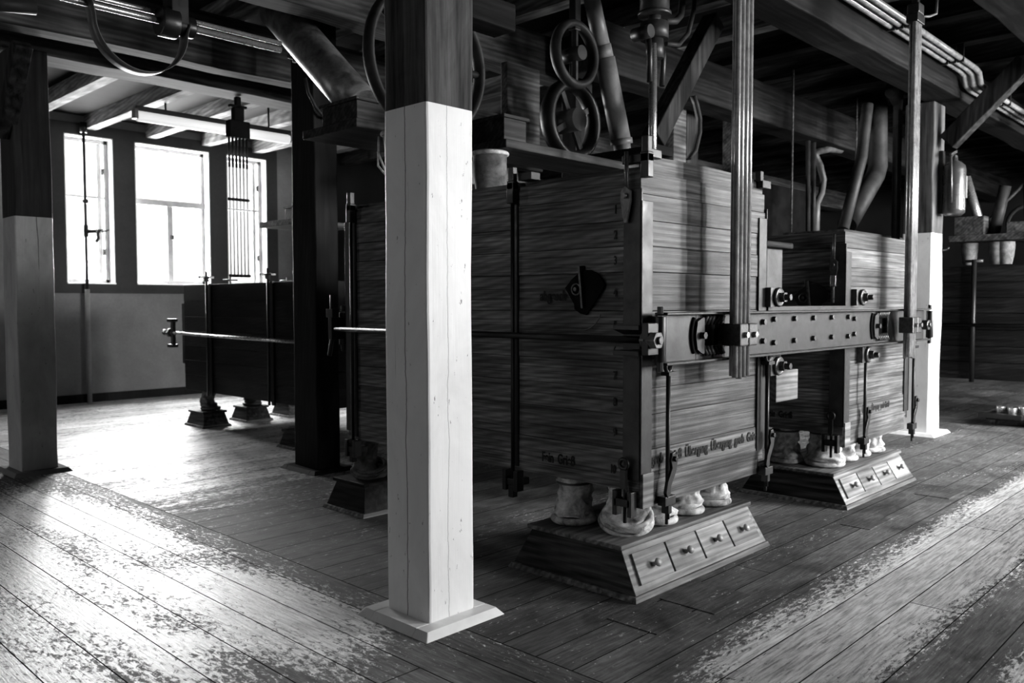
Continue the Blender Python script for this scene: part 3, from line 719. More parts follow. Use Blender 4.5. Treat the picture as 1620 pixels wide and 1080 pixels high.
# second machine by the windows
def far_sifter():
    r = thing('plansifter', (5.45, 8.7, .43), 'low dark sifter stack in front of the windows, standing clear of the pale wall', 'flour sifter')
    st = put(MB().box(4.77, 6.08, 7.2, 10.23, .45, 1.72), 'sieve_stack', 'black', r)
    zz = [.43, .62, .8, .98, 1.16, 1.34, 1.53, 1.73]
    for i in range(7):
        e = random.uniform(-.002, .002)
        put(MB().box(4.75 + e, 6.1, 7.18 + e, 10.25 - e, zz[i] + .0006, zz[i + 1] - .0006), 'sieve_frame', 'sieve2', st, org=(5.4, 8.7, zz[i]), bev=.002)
    for yy in (9.56, 8.16, 7.5):
        rodz(r, 4.71, yy, .4, 1.88, .014)
        put(MB().box(4.725, 4.75, yy - .07, yy - .02, .40, 1.74), 'side_strap', 'iron', r)
        mb = MB().box(4.62, 4.8, yy - .018, yy + .018, 1.80, 1.825); mb.tube([(4.71, yy - .09, 1.812), (4.71, yy + .09, 1.812)], .012, 8); mb.hexnut((4.71, yy, 1.76), (0, 0, 1), .03, .05)
        put(mb, 'wing_nut', 'nut', r, bev=.003)
    for (xx, yy) in ((5.3, 10.1), (6.0, 9.9)):
        mb = MB().tube([(xx, yy, 1.74), (xx, yy, 1.84)], .012, 8); mb.tube([(xx - .08, yy + .04, 1.80), (xx + .08, yy - .04, 1.80)], .012, 8); put(mb, 'wing_nut', 'nut', r)
    tr = put(MB().tube([(4.68, 7.1, 1.10), (4.68, 10.68, 1.135)], .02, 12), 'tie_rod', 'steel', r)
    mb = MB().hexnut((4.68, 10.45, 1.133), (0, 1, 0), .06, .05); mb.hexnut((4.68, 10.6, 1.135), (0, 1, 0), .04, .06); mb.box(4.64, 4.72, 10.36, 10.5, 1.27, 1.31); mb.box(4.64, 4.72, 10.36, 10.5, .95, .99); mb.box(4.66, 4.70, 10.38, 10.44, .99, 1.27)
    put(mb, 'end_nut', 'nut', tr, bev=.004)
    put(MB().box(4.76, 4.80, 10.25, 10.33, .75, 1.5), 'corner_iron', 'iron', r)
    return r
far_sifter()
def right_sifter():
    r = thing('plansifter', (12.4, 2.2, .55), 'dark sifter stack half lost in shadow beyond the extinguisher post', 'flour sifter')
    st = put(MB().box(11.72, 13.1, .62, 3.55, .55, 1.94), 'sieve_stack', 'black', r)
    zz = [.53, .75, .95, 1.16, 1.37, 1.56, 1.76, 1.96]
    for i in range(7):
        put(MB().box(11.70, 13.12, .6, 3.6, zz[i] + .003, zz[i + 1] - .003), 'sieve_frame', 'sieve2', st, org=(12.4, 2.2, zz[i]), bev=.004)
    for yy in (3.15, 1.6):
        rodz(r, 11.66, yy, .5, 2.04, .03); put(MB().tube([(11.66, yy - .1, 2.02), (11.66, yy + .1, 2.02)], .018, 8), 'wing_nut', 'nut', r)
    put(MB().tube([(11.64, .5, 1.22), (11.64, 3.65, 1.22)], .022, 10), 'tie_rod', 'iron', r)
right_sifter()
M3F = [(3.35, .1), (2.35, .11), (1.5, .1)]

# ------------------------------------------------------------------ outlet stands
def stand(x0, x1, y0, y1, h, label, drawers=0, small=False, grp=None, tx=.03, ty=.1):
    cx, cy = (x0 + x1) / 2, (y0 + y1) / 2
    r = thing('outlet_stand', (cx, cy, 0), label, 'wooden outlet stand', grp)
    put(MB().hexa([(x0, y0, 0), (x1, y0, 0), (x1, y1, 0), (x0, y1, 0)], [(x0 + .012, y0 + .012, .028), (x1 - .012, y0 + .012, .028), (x1 - .012, y1 - .012, .028), (x0 + .012, y1 - .012, .028)]), 'base_trim', 'standX', r, bev=.003)
    e = .025; a0, a1, b0, b1 = x0 + e, x1 - e, y0 + e, y1 - e
    c0, c1, d0, d1 = a0 + tx, a1 - tx, b0 + ty, b1 - ty
    body = put(MB().hexa([(a0, b0, .028), (a1, b0, .028), (a1, b1, .028), (a0, b1, .028)], [(c0, d0, h - .025), (c1, d0, h - .025), (c1, d1, h - .025), (c0, d1, h - .025)]), 'body', 'standY' if not drawers else 'standY', r, bev=.003)
    o_ = .022
    put(MB().box(c0 - o_, c1 + o_, d0 - o_, d1 + o_, h - .025, h), 'top_board', 'standX' if drawers else 'standY', r, bev=.006)
    if drawers:
        F = lambda u, v, w_: V((a0 + (a1 - a0) * u + (c0 - a0) * (1 - 2 * u) * v, b0 + (d0 - b0) * v, .028 + (h - .053) * v)) + V((0, -(h - .053), d0 - b0)).normalized() * w_
        put(MB().hexa([F(0, 0, .0), F(1, 0, .0), F(1, 0, .006), F(0, 0, .006)], [F(0, 1, .0), F(1, 1, .0), F(1, 1, .006), F(0, 1, .006)]), 'front_panel', 'drawer', r, bev=.002)
        for k in range(drawers):
            u0 = .035 + .93 * k / drawers + .006; u1 = .035 + .93 * (k + 1) / drawers - .006
            dr = put(MB().hexa([F(u0, .16, .006), F(u1, .16, .006), F(u1, .16, .02), F(u0, .16, .02)], [F(u0, .84, .006), F(u1, .84, .006), F(u1, .84, .02), F(u0, .84, .02)]), 'drawer', 'drawer', r, org=F((u0 + u1) / 2, .5, .02), bev=.002)
            c = F((u0 + u1) / 2, .48, .02); ax = V((0, -(h - .053), d0 - b0)).normalized()
            put(MB().lathe(c, [(.001, 0), (.013, 0), (.009, .008), (.008, .018), (.019, .024), (.023, .033), (.02, .042), (.01, .047), (.001, .048)], 20, ax), 'knob', 'knob', dr)
    return r, (c0, c1, d0, d1)
stand(3.40, 4.82, 2.41, 3.30, .262, 'outlet stand with four knobbed drawers, nearest the camera, under the tall numbered stack', 4, ty=.115)
stand(6.02, 7.47, 2.42, 3.30, .245, 'outlet stand with four knobbed drawers under the farther stack, by the extinguisher post', 4, ty=.115)
stand(3.46, 3.98, 4.76, 5.27, .225, 'plain small outlet stand behind the white post, at the numbered stack\'s far end', 0, ty=.06, tx=.05)
stand(4.66, 5.04, 9.62, 10.12, .19, 'small dark stand with a twisted sleeve, nearest the window wall and bare floor', 0, ty=.05, tx=.03)
stand(5.27, 5.66, 9.70, 10.15, .19, 'small dark outlet stand, middle one of three under the window-side machine', 0, ty=.05, tx=.03)
stand(5.88, 6.3, 9.72, 10.2, .19, 'small dark outlet stand, farthest of three under the window-side machine', 0, ty=.05, tx=.03)
stand(4.6, 5.0, 7.42, 7.85, .19, 'small dim outlet stand under the window-side machine, next to the black post', 0, ty=.05, tx=.03)

def sleeve(x, y, z0, z1, rad, label, seed=0, tilt=(0, 0), mat='cloth', grp=None, waist=.72, foot=1.12):
    """cloth outlet sleeve: gathered tube with slumped folds and rolled cuff at the foot"""
    r = thing('cloth_sleeve', (x, y, z0), label, 'cloth sleeve', grp)
    h = z1 - z0; mb = MB(); N = 22; prof = []
    for i in range(N + 1):
        t = i / N
        rr = rad * (foot * (1 - t) ** 2 + waist * 2 * t * (1 - t) * 1.25 + 1.0 * t ** 2)
        rr *= 1 + .10 * math.exp(-((t - .13) / .06) ** 2) - .06 * math.exp(-((t - .24) / .05) ** 2)
        if t > .93: rr *= .93
        prof.append((rr, .035 + (h - .035) * t))
    def fn(p, r_, hh, t):
        q = hh / h; c = V((x, y, 0)); d = V((p.x - x, p.y - y, 0))
        amp = .30 * math.sin(PI * min(1, max(0, q))) ** .6
        f = 1 + amp * (noise.noise(V((math.cos(t) * 1.4 + seed * 3.1, math.sin(t) * 1.4 + q * 1.5, q * 4.5 + seed))) + .55 * noise.noise(V((math.cos(t) * 3.4 + seed, math.sin(t) * 3.4, q * 10))))
        f += .03 * math.sin(5 * t + 9 * q + seed) * (1 - q)
        k = (1 - q) ** 1.5
        return V((x + d.x * f + tilt[0] * math.sin(PI * q) * .5, y + d.y * f + tilt[1] * math.sin(PI * q) * .5, p.z + .014 * k * math.sin(2 * t + seed) + .01 * math.sin(3 * t + seed * 2) * math.sin(PI * q)))
    mb.lathe((x, y, z0), prof, 48, (0, 0, 1), fn)
    put(mb, 'sleeve_cloth', mat, r)
    mb = MB().ring((x, y, z0 + .021), (0, 0, 1), rad * 1.12, .02, 40, 12)
    put(mb, 'bottom_cuff', mat, r)
    if foot > 1.29:
        for q in range(3): put(MB().ring((x - .01 * q, y - .012 * q, z0 + .05 + .022 * q), (-.28, -.22, 1), rad * (1.34 - .06 * q), .013, 36, 10), 'rolled_fold', mat, r)
    if foot > 1.1:
        c = V((x + tilt[0] * .2, y + tilt[1] * .2, z0 + .05)); put(MB().ring(c, (tilt[0] * 1.5 + .12 * math.sin(seed), tilt[1] * 1.5 + .1, 1), rad * 1.0, .016, 36, 10), 'rolled_fold', mat, r)
    put(MB().ring((x, y, z1 - .03), (0, 0, 1), rad * .96, .007, 32, 8), 'tie_band', 'leather', r)
ZS = .264
sleeve(3.65, 3.02, ZS, .522, .100, 'full canvas sleeve at the shadowed end of the nearest drawer stand', 1, (.03, .0))
sleeve(3.71, 2.70, ZS, .522, .105, 'slumped canvas sleeve folded over sideways below the numbered corner', 2.3, (-.05, -.05), foot=1.3)
sleeve(3.97, 2.67, ZS, .522, .085, 'short white sleeve beside the slumped one, behind the clamp rod', 3.7, (0, .02), foot=1.15)
sleeve(4.27, 2.68, ZS, .522, .085, 'white sleeve above the third drawer of the nearest stand', 4.9, (.02, 0), foot=1.15)
sleeve(4.57, 2.68, ZS, .522, .09, 'white sleeve at the far end of the nearest drawer stand', 6.1, (-.01, .0), foot=1.12)
ZS2 = .247
sleeve(6.27, 3.02, ZS2, .527, .105, 'grey waisted sleeve at the shadowed end of the farther drawer stand', 7.3, (.02, 0), foot=1.25, waist=.5)
sleeve(6.34, 2.73, ZS2, .527, .115, 'stained crumpled sleeve at the near corner of the farther drawer stand', 8.1, (0, 0), foot=1.25, waist=.7)
sleeve(6.66, 2.72, ZS2, .527, .085, 'white sleeve next to the stained one on the farther drawer stand', 9.1, (0, .02), foot=1.1, waist=.8)
sleeve(6.92, 2.72, ZS2, .527, .085, 'bright white sleeve above the third drawer of the farther stand', 9.9, (.01, 0), foot=1.1, waist=.8)
sleeve(7.2, 2.72, ZS2, .527, .095, 'bright white sleeve at the far end of the farther drawer stand', 11.1, (.03, 0), foot=1.05, waist=.85)
sleeve(3.70, 5.0, .227, .522, .09, 'twisted sleeve with a cord round it, just behind the white post', 12.4, (-.07, .03), 'clothD', foot=1.3, waist=.55)
sleeve(4.88, 9.85, .192, .43, .09, 'dark twisted sleeve on the stand beside the bare floor', 13.9, (-.06, .04), 'leather', foot=1.1, waist=.6)
sleeve(5.48, 9.92, .192, .43, .09, 'dark sleeve on the middle small stand', 14.9, (.03, 0), 'leather', foot=1.2, waist=.8)
sleeve(6.1, 9.95, .192, .43, .09, 'dark sleeve on the farthest small stand', 15.2, (0, 0), 'leather', foot=1.2, waist=.8)
sleeve(4.82, 7.62, .192, .43, .09, 'greyish sleeve on the small stand next to the black post', 16.9, (0, 0), 'clothD', foot=1.15, waist=.8)

# ------------------------------------------------------------------ inlets above the machines
def inlet(x0, x1, y0, y1, z, label, board=None):
    r = thing('inlet_hopper', ((x0 + x1) / 2, (y0 + y1) / 2, z), label, 'inlet box')
    put(MB().box(x0, x1, y0, y1, z + .03, z + .2), 'hopper_box', 'board', r, bev=.004)
    put(MB().box(x0 - .02, x1 + .02, y0 - .02, y1 + .02, z + .195, z + .22), 'hopper_rim', 'board', r, bev=.004)
    b = board or (x0 - .1, x1 + .15, y0 - .1, y1 + .25)
    put(MB().box(b[0], b[1], b[2], b[3], z - .035, z + .03), 'flange_board', 'board', r, bev=.006)
    return r
inlet(3.72, 4.15, 5.15, 5.6, 2.80, 'wooden inlet box where the big metal chute ends', (3.62, 4.4, 5.02, 5.72))
tag(put(MB().tube([(3.92, 5.36, 3.0), (3.90, 5.65, 3.26), (3.88, 6.40, 3.92), (3.88, 6.50, 4.0)], [.155, .155, .16, .16], 28), 'chute_pipe', 'zinc', org=(3.9, 5.8, 3.5)), 'broad tarnished metal chute slanting down from the ceiling into the wooden inlet box', 'chute pipe')
def hang_sleeve(x, y, z0, z1, r0, r1, label, seed, mat='clothD'):
    r = thing('inlet_sleeve', (x, y, z0), label, 'cloth sleeve')
    def fn(p, r_, hh, t):
        q = hh / (z1 - z0); f = 1 + .10 * math.sin(PI * q) * math.sin(3 * t + seed + 2 * q); return V((x + (p.x - x) * f, y + (p.y - y) * f, p.z))
    prof = [(r0 + (r1 - r0) * (i / 10) ** .7, (z1 - z0) * i / 10) for i in range(11)]
    put(MB().lathe((x, y, z0), prof, 32, (0, 0, 1), fn), 'sleeve_cloth', mat, r)
    put(MB().ring((x, y, z1 - .02), (0, 0, 1), r1, .016, 32, 8), 'top_ring', 'cloth', r)
hang_sleeve(3.97, 4.93, 2.21, 2.765, .07, .15, 'tapering sleeve with a cord hanging from the inlet box behind the white post', 1)
tag(put(MB().tube([(3.82, 5.02, 2.72), (3.78, 4.98, 2.5), (3.84, 4.86, 2.35), (3.95, 4.8, 2.28)], .008, 8).tube([(3.84, 4.86, 2.35), (3.80, 4.9, 2.42), (3.78, 4.98, 2.6)], .008, 8), 'tie_cord', 'cloth', org=(3.8, 5, 2.5)), 'pale cord looped beside the inlet sleeve behind the white post', 'cord')
r = inlet(4.5, 4.74, 4.4, 4.8, 2.68, 'small inlet box on the long board above the numbered stack', (4.47, 6.6, 4.35, 4.85))
hang_sleeve(4.5, 4.55, 2.205, 2.64, .1, .13, 'round inlet sleeve with a white collar above the numbered stack', 4)
r = inlet(5.35, 5.75, 8.45, 8.85, 2.42, 'dark inlet box above the window-side machine, against the pale wall', (5.1, 5.95, 8.35, 9.0))
hang_sleeve(5.5, 8.58, 1.735, 2.38, .1, .13, 'pale-edged inlet sleeve above the window-side machine', 6, 'cloth')

# ------------------------------------------------------------------ machinery overhead
def thing_mesh(mb, name, mat, org, label, cat, bev=0, group=None):
    return tag(put(mb, name, mat, org=org, bev=bev), label, cat, group)
r = thing('belt_pulley', (4.3, 5.0, 3.33), 'big iron belt pulley half hidden behind the white-painted post', 'pulley')
put(MB().ring((3.93, 4.6, 3.2), (0, 1, 0), .51, .03, 56, 10, flat=1.9), 'pulley_rim', 'pipe', r)
mb = MB()
for k in range(5): a = k * 2 * PI / 5; mb.tube([(3.93, 4.6, 3.2), (3.93 + .5 * math.cos(a), 4.6, 3.2 + .5 * math.sin(a))], .028, 8)
put(mb, 'spokes', 'iron', r); put(MB().tube([(3.93, 4.45, 3.2), (3.93, 4.85, 3.2)], .05, 16), 'hub', 'iron', r)
r = thing('hand_wheel', (5.44, 4.5, 3.55), 'black ring wheel hanging open in front of the slanting grey pipe', 'wheel')
put(MB().ring((5.44, 4.5, 3.55), (0, 1, 0), .245, .035, 48, 10, flat=1.5), 'wheel_rim', 'pipe', r)
put(MB().bar((5.44, 4.5, 3.74), (5.44, 4.5, 4.119), .07, .07).bar((5.44, 4.5, 3.3), (5.44, 4.5, 3.8), .05, .03), 'hanger_arm', 'iron', r, bev=.006)
put(MB().tube([(5.44, 4.42, 3.55), (5.44, 4.66, 3.55)], .06, 16), 'hub', 'iron', r)
r = thing('fly_wheel', (5.75, 4.8, 3.08), 'dark spoked wheel above the lid of the numbered stack, below the ring wheel', 'wheel')
put(MB().ring((5.75, 4.8, 3.1), (0, 1, 0), .31, .05, 48, 10, flat=1.6), 'wheel_rim', 'iron', r)
mb = MB().tube([(5.75, 4.7, 3.1), (5.75, 5.0, 3.1)], .1, 20)
for k in range(4): a = .5 + k * PI / 2; mb.bar((5.75, 4.8, 3.1), (5.75 + .29 * math.cos(a), 4.8, 3.1 + .29 * math.sin(a)), .05, .03, (0, 1, 0))
put(mb, 'hub', 'ironL', r)
put(MB().bar((5.75, 4.9, 2.72), (5.75, 4.9, 2.8), .3, .2), 'foot_block', 'iron', r)
thing_mesh(MB().tube([(5.64, 4.5, 4.1), (5.8, 4.5, 3.7)], .07, 18).tube([(5.8, 4.5, 3.7), (5.84, 4.5, 3.60)], .078, 18).tube([(5.84, 4.5, 3.6), (6.08, 4.5, 2.93)], .088, 20).tube([(6.08, 4.5, 2.95), (6.09, 4.5, 2.9)], .098, 20).tube([(6.09, 4.5, 2.92), (6.12, 4.5, 2.75)], .075, 20), 'spout_pipe', 'pipeL', (5.9, 4.5, 3.4), 'slanting grey metal pipe coming down behind the ring wheel', 'pipe')
thing_mesh(MB().box(5.46, 5.90, 5.3, 5.38, 2.72, 3.66).box(5.44, 5.92, 5.28, 5.3, 2.72, 2.95), 'upright_board', 'beamL', (5.66, 5.3, 2.7), 'upright plank panel standing behind the numbered stack beside the white post', 'plank', .008)
thing_mesh(MB().box(4.9, 5.5, 5.2, 5.9, 2.5, 2.70).box(5.5, 7.6, 5.3, 5.6, 2.55, 2.66), 'machine_bench', 'iron', (5.5, 5.4, 2.5), 'dark bench behind the numbered stack', 'bench', .01)
r = thing('shaft_bearing', (5.55, 3.8, 3.6), 'forked iron bearing with a bright vertical rod above the numbered stack', 'bearing')
put(MB().tube([(5.56, 3.8, 4.119), (5.56, 3.8, 3.74)], .115, 24).tube([(5.56, 3.8, 3.75), (5.56, 3.8, 3.725)], .13, 24).tube([(5.56, 3.8, 3.73), (5.56, 3.8, 3.66)], .05, 14).tube([(5.56, 3.8, 3.67), (5.56, 3.8, 3.545)], .11, 24), 'bearing_drum', 'ironL', r)
put(MB().tube([(5.48, 3.8, 3.56), (5.47, 3.78, 3.45), (5.47, 3.78, 3.2)], .022, 10).tube([(5.64, 3.8, 3.56), (5.66, 3.78, 3.45), (5.64, 3.78, 3.2)], .022, 10).tube([(5.40, 3.72, 3.56), (5.40, 3.88, 3.56)], .05, 16), 'fork', 'iron', r)
put(MB().tube([(5.515, 3.78, 3.5), (5.515, 3.78, 2.3)], [.03, .034], 16), 'vertical_rod', 'steel', r)
put(MB().tube([(5.56, 3.8, 3.55), (5.57, 3.8, 3.4)], .07, 18), 'rod_socket', 'ironL', r)
thing_mesh(MB().tube([(5.96, 3.8, 4.119), (5.95, 3.8, 3.9), (5.93, 3.8, 3.82), (5.86, 3.8, 3.76), (5.70, 3.8, 3.72)], .028, 12), 'oil_pipe', 'pipe', (5.9, 3.8, 3.9), 'curved pipe bending into the forked bearing, inner one of two', 'pipe')
thing_mesh(MB().tube([(6.15, 3.8, 4.119), (6.12, 3.8, 3.9), (6.04, 3.8, 3.7), (5.9, 3.8, 3.58), (5.72, 3.8, 3.55)], .02, 12), 'oil_pipe', 'pipe', (6.0, 3.8, 3.9), 'thin curved pipe swinging wide beside the forked bearing, outer one of two', 'pipe')
thing_mesh(MB().ribbon([(7.74, 4.8, 3.66), (7.80, 4.8, 3.58), (7.86, 4.8, 3.45), (7.86, 4.8, 3.3), (7.78, 4.8, 3.1), (7.66, 4.8, 3.0)], .06, .025, (0, 1, 0)), 'belt_strip', 'pipe', (7.8, 4.8, 3.3), 'short curved strap hanging behind the foot of the long brace', 'strap')
for i, (x, y, z0, z1, lb) in enumerate(((6.55, 5.3, 2.66, 3.7, 'thick'), (8.2, 5.25, 2.3, 3.7, 'pale narrow'), (8.7, 5.4, 2.2, 3.7, 'dim'), (9.66, 5.3, 2.3, 3.66, 'broad'))):
    thing_mesh(MB().box(x - .13, x + .13, y, y + .18, z0, 4.118), 'upright_timber', 'beamL' if i in (1, 3) else 'beamZ', (x, y, z0), ['thick dark upright plank behind the slanting grey pipe', 'pale narrow upright behind the hanging rods', 'dim upright just beyond the hanging rods', 'broad upright timber above the far corner of the numbered stack'][i], 'upright timber', .008)
def pipe(pts, r_, label, mat='pipe', name='spout_pipe', cat='pipe', n=16):
    return thing_mesh(MB().tube(pts, r_, n), name, mat, pts[len(pts) // 2], label, cat)
pipe([(11.19, 4.2, 4.1), (11.2, 4.2, 3.9), (11.24, 4.2, 3.27), (11.16, 4.2, 3.14), (10.28, 4.2, 2.45)], .118, 'broad elbow pipe dropping above the farther stack', n=22)
pipe([(9.83, 3.8, 3.76), (9.79, 3.8, 3.6), (9.68, 3.8, 3.14), (9.2, 3.8, 2.3)], .062, 'thinner bent pipe running close beside the broad elbow pipe', n=18)
pipe([(9.93, 3.6, 3.87), (10.02, 3.6, 3.92), (10.16, 3.6, 3.86), (10.21, 3.6, 3.78), (10.22, 3.6, 0.0)], [.05, .075, .075, .05, .045], 'slim upright pipe with a hooked head beside the extinguisher post')
pipe([(10.92, 5, 3.66), (10.96, 5, 2.3)], .03, 'thin upright pipe in the dark above the farther stack, nearer of a pair')
pipe([(11.09, 5, 3.66), (11.13, 5, 2.3)], .03, 'thin upright pipe in the dark above the farther stack, farther of a pair')
pipe([(11.98, 5, 3.67), (11.6, 5, 3.64), (11.25, 5, 3.56), (11.16, 5, 3.5), (11.3, 5, 3.38), (11.42, 5, 3.2), (11.36, 5, 3.0), (11.22, 5, 2.85), (11.2, 5, 2.3)], .045, 'bent hose curling down beside the two thin upright pipes', 'leather', 'bent_hose', 'hose')
thing_mesh(MB().box(9.0, 11.0, 3.7, 4.4, 2.12, 2.29).tube([(9.1, 4.35, 2.29), (9.1, 4.35, 4.118)], .012, 8).tube([(10.9, 4.35, 2.29), (10.9, 4.35, 4.118)], .012, 8), 'inlet_tray', 'board', (11, 4.1, 2.2), 'low wooden tray where the elbow pipes end', 'tray', .01)
thing_mesh(MB().box(8.4, 13.0, 5.6, 6.4, 1.2, 2.3).box(8.6, 12.6, 5.7, 6.3, 2.3, 3.2), 'roller_mill_bank', 'black', (10, 6, 1.2), 'black bulk of machinery standing in the dark behind the stacks', 'machine', .02)
for i, xx in enumerate((8.6, 12.8)):
    thing_mesh(MB().box(xx - .1, xx + .1, 5.8, 6.2, 0, 1.2), 'machine_pier', 'blackZ', (xx, 6, 0), ['dark pier under the bulk of machinery, nearer', 'dark pier under the bulk of machinery, farther'][i], 'pier')
# junk at far right above the third machine
r = thing('inlet_rack', (12, 2.9, 2.0), 'inlet frame of boards and cloth cups on the shadowed machine by the extinguisher post', 'inlet rack')
put(MB().box(11.8, 12.3, 2.6, 3.5, 2.28, 2.36).box(11.85, 12.2, 3.1, 3.45, 2.36, 2.6).box(11.85, 12.2, 2.6, 2.85, 2.36, 2.5), 'frame_board', 'beamL', r, bev=.008)
for yy in (3.3, 2.98, 2.88): put(MB().lathe((12, yy, 1.985), [(.07, 0), (.09, .1), (.1, .2), (.1, .28)], 20), 'cloth_cup', 'clothD', r)
pipe([(12, 3.36, 3.12), (12, 3.15, 2.37)], .055, 'bright slanting tube beside the extinguisher', 'steel', 'slanting_tube', 'tube')
pipe([(12.1, 2.93, 2.98), (12.1, 3.05, 2.37)], .07, 'grey slanting tube beyond the bright one', 'pipe', 'slanting_tube', 'tube')
pipe([(12.1, 3.3, 2.4), (12.1, 2.6, 3.1)], .02, 'thin rod crossing the slanting tubes', 'pipe', 'cross_rod', 'rod')
pipe([(12.1, 2.70, 3.0), (12.1, 2.66, 2.0)], .035, 'upright bar at the edge of the shadowed inlet frame', 'pipe', 'upright_bar', 'bar')
thing_mesh(MB().ring((12.2, 2.7, 2.5), (1, 0, 0), .22, .025, 32, 8).tube([(12.2, 2.7, 2.3), (12.2, 2.7, 2.72)], .015, 8), 'spoked_wheel', 'pipe', (12.2, 2.7, 2.5), 'small wheel above the shadowed machine', 'wheel')
thing_mesh(MB().box(11.7, 12.2, 2.3, 2.55, 3.62, 3.76).tube([(11.95, 2.4, 3.76), (11.95, 2.4, 4.11)], .03, 8).box(11.9, 12.1, 2.35, 2.5, 3.55, 3.62), 'junction_box', 'pipe', (12.3, 3, 3.7), 'small pale box fixture hanging under the ceiling behind the thin pipes', 'junction box', .01)
r = thing('low_trolley', (11.9, 2.5, 0), 'low dark trolley with metal cups on the floor before the shadowed machine', 'trolley')
put(MB().box(11.42, 12.2, 1.9, 2.92, .07, .15).box(11.3, 11.42, 2.5, 2.98, .1, .16), 'trolley_bed', 'iron', r, bev=.01)
for (xx, yy) in ((11.5, 2.85), (11.5, 2.0), (12.1, 2.85), (12.1, 2.0)): put(MB().tube([(xx, yy - .03, .06), (xx, yy + .03, .06)], .06, 16), 'caster', 'nut', r)
for (xx, yy) in ((11.6, 2.8), (11.55, 2.66), (11.75, 2.6), (11.55, 2.46), (11.6, 2.3)): put(MB().lathe((xx, yy, .15), [(.045, 0), (.055, .07), (.05, .08), (.045, .02)], 16), 'metal_cup', 'steel', r)

# ceiling pipes on the near girder
for i in range(3):
    yy = 2.86 - i * .075; pts = [(2.9, yy, 3.98), (9.9, yy, 3.98), (10.05, yy, 3.96), (10.12, yy - .0, 3.86), (10.25, yy, 3.84), (19.5, yy, 3.84)]
    o = thing_mesh(MB().tube(pts, .028, 12), 'conduit_pipe', M['cane'] if i else M['cane'], (8, yy, 3.98), ['pale ceiling pipe, closest of three to the girder', 'pale ceiling pipe, middle one of three', 'pale ceiling pipe, outermost of three from the girder'][i], 'pipe', group='parallel pipes under the ceiling')
    for xx in (4.5, 6.2, 7.9, 9.4, 11.2, 13.2):
        put(MB().box(xx - .015, xx + .015, yy - .032, yy + .032, 3.80 if xx > 10 else 3.94, 4.119), 'pipe_clip', 'iron', o)
# fire extinguisher
r = thing('fire_extinguisher', (10.24, 2.99, 2.5), 'fire extinguisher hung high on the pale post', 'fire extinguisher')
put(MB().lathe((10.24, 2.99, 2.47), [(.001, 0), (.08, .0), (.115, .03), (.12, .07), (.12, .50), (.11, .55), (.07, .59), (.035, .61), (.035, .64), (.001, .64)], 32), 'cylinder', 'ext', r)
put(MB().box(10.23, 10.29, 2.866, 2.88, 2.66, 2.90), 'label_plate', 'label', r)
put(MB().box(10.2, 10.28, 2.97, 3.01, 3.1, 3.14).bar((10.1, 2.99, 3.13), (10.3, 2.99, 3.19), .02, .03).tube([(10.2, 2.99, 3.15), (10.08, 2.98, 3.10), (10.07, 2.97, 2.9), (10.06, 2.96, 2.6)], .012, 8), 'valve_and_hose', 'nut', r)
put(MB().box(10.2, 10.28, 3.1, 3.14, 2.5, 3.2), 'wall_bracket', 'iron', r)
thing_mesh(MB().tube([(10.38, 3.14, 2.1), (10.38, 3.09, 2.1), (10.38, 3.07, 2.13)], .01, 8), 'coat_hook', 'iron', (10.38, 3.1, 2.1), 'tiny iron hook on the pale post below the extinguisher', 'hook')

# line shaft and belt by the windows
r = thing('line_shaft', (2.6, 5.69, 3.4), 'bright horizontal shaft and rod running under the ceiling with a bearing in the middle', 'line shaft')
put(MB().tube([(.2, 5.69, 3.40), (3.42, 5.69, 3.40)], .022, 12), 'shaft', 'steel', r)
put(MB().tube([(.2, 5.75, 3.47), (3.46, 5.75, 3.47)], .017, 12), 'guide_rod', 'steel', r)
put(MB().tube([(2.50, 5.69, 3.40), (2.62, 5.69, 3.40)], .10, 20).tube([(2.62, 5.69, 3.40), (2.74, 5.69, 3.40)], .07, 20).box(2.56, 2.68, 5.62, 5.76, 3.4, 3.73), 'bearing_hanger', 'iron', r, bev=.006)
pts = []
for i in range(25):
    t = i / 24; a = PI * (1 + t); pts.append((2.36 + .30 * math.cos(a), 5.66, 3.32 + (.30 * math.sin(a) if True else 0)))
pts = [(1.99, 5.66, 3.70), (2.02, 5.66, 3.52)] + pts + [(2.68, 5.66, 3.40)]
thing_mesh(MB().ribbon(pts, .13, .005, (0, 1, 0)), 'drive_belt', 'leather', (2.36, 5.66, 3.2), 'slack leather drive belt hanging in a loop from the bright shaft', 'belt')
thing_mesh(MB().tube([(1.0, 4.0, 2.735), (1.225, 4.0, 2.765)], .032, 18).tube([(.2, 4.0, 2.64), (1.0, 4.0, 2.735)], .034, 18), 'overhead_tube', 'pipe', (1.1, 4, 2.7), 'end of a grey tube reaching in overhead before the brace by the windows', 'tube')  # plain end of a grey tube, gives no light
r = thing('fluorescent_lamp', (5.6, 11, 3.9), 'long white fluorescent tube lamp hanging before the windows', 'lamp')
put(MB().box(4.5, 6.75, 10.96, 11.04, 3.96, 4.03), 'lamp_housing', 'iron', r, bev=.01)
put(MB().tube([(4.53, 11.0, 3.905), (6.72, 11.0, 3.905)], .068, 18), 'tube', 'lamp', r)
for xx in (4.5, 6.72): put(MB().box(xx - .02, xx + .03, 10.95, 11.05, 3.86, 3.99), 'tube_socket', 'nut', r, bev=.006)
for xx in (4.9, 6.4): put(MB().tube([(xx, 11, 4.03), (xx, 11, 4.31)], .015, 8), 'lamp_rod', 'iron', r)
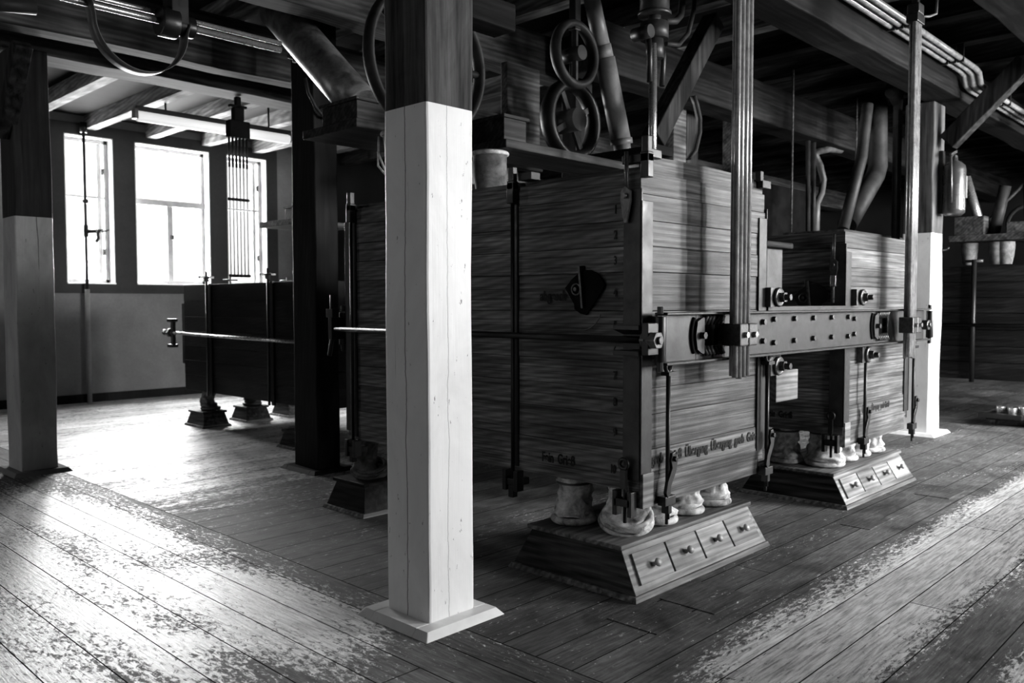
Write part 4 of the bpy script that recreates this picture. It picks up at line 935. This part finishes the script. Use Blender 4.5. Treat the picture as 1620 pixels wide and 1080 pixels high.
# hanging rods of the window-side machine
r = thing('rod_bundle', (4.56, 8.47, 3.0), 'black clamp with thin hanging rods in front of the windows', 'hanging rods')
put(MB().box(4.44, 4.68, 8.42, 8.52, 3.28, 3.46).box(4.5, 4.62, 8.43, 8.51, 3.46, 3.6).box(4.46, 4.66, 8.44, 8.5, 3.6, 3.63).box(4.53, 4.59, 8.44, 8.5, 3.6, 3.719), 'top_clamp', 'black', r, bev=.012)
for i in range(6):
    xx = 4.455 + i * .041; put(MB().tube([(xx, 8.47, 1.80), (xx, 8.47, 3.3)], .0095, 10), 'cane_rod', 'white', r)
    put(MB().tube([(xx, 8.47, 2.96), (xx, 8.47, 3.29)], .0125, 10), 'rod_ferrule', 'iron', r)
for zz in (2.62, 1.80):
    mb = MB()
    for i in range(6): mb.tube([(4.455 + i * .041 - .016, 8.47, zz), (4.455 + i * .041 + .016, 8.47, zz)], .017, 10)
    mb.tube([(4.43, 8.47, zz), (4.69, 8.47, zz)], .006, 8); put(mb, 'rod_spacer', 'iron', r)
# standpipe with a tap by the first window
r = thing('standpipe', (4.72, 13.35, 0), 'thin standpipe with a tap rising in front of the first window', 'pipe')
put(MB().tube([(4.72, 13.40, 0), (4.72, 13.40, 1.72)], .035, 14), 'lower_pipe', 'plaster', r)
put(MB().tube([(4.72, 13.40, 1.72), (4.72, 13.40, 4.15)], .022, 12).tube([(4.72, 13.40, 3.0), (4.72, 13.40, 3.06)], .045, 12).tube([(4.72, 13.40, 4.05), (4.72, 13.40, 4.2)], .05, 12).tube([(4.72, 13.4, 4.15), (4.72, 13.4, 4.11)], .02, 8), 'upper_pipe', 'iron', r)
put(MB().tube([(4.72, 13.38, 2.58), (4.95, 13.33, 2.60)], .03, 10).tube([(4.86, 13.33, 2.60), (4.86, 13.3, 2.48), (4.82, 13.3, 2.42)], .025, 10).tube([(4.72, 13.4, 2.50), (4.72, 13.4, 2.68)], .035, 10).tube([(4.9, 13.3, 2.58), (5.02, 13.3, 2.62)], .015, 8), 'tap', 'iron', r)
pipe([(4.02, 6.3, 3.42), (4.05, 6.3, 3.3), (4.12, 6.3, 3.19), (4.2, 6.3, 3.12), (4.3, 6.3, 3.11)], .014, 'thin bent pipe on the black post below the ceiling', 'pipe', 'bent_pipe')
thing_mesh(MB().tube([(3.86, 6.3, 3.57), (4.0, 6.3, 3.56)], .018, 10).tube([(3.92, 6.3, 3.53), (3.92, 6.3, 3.62)], .02, 10), 'pipe_valve', 'nut', (3.9, 6.3, 3.57), 'small bright valve before the black post near the ceiling', 'valve')
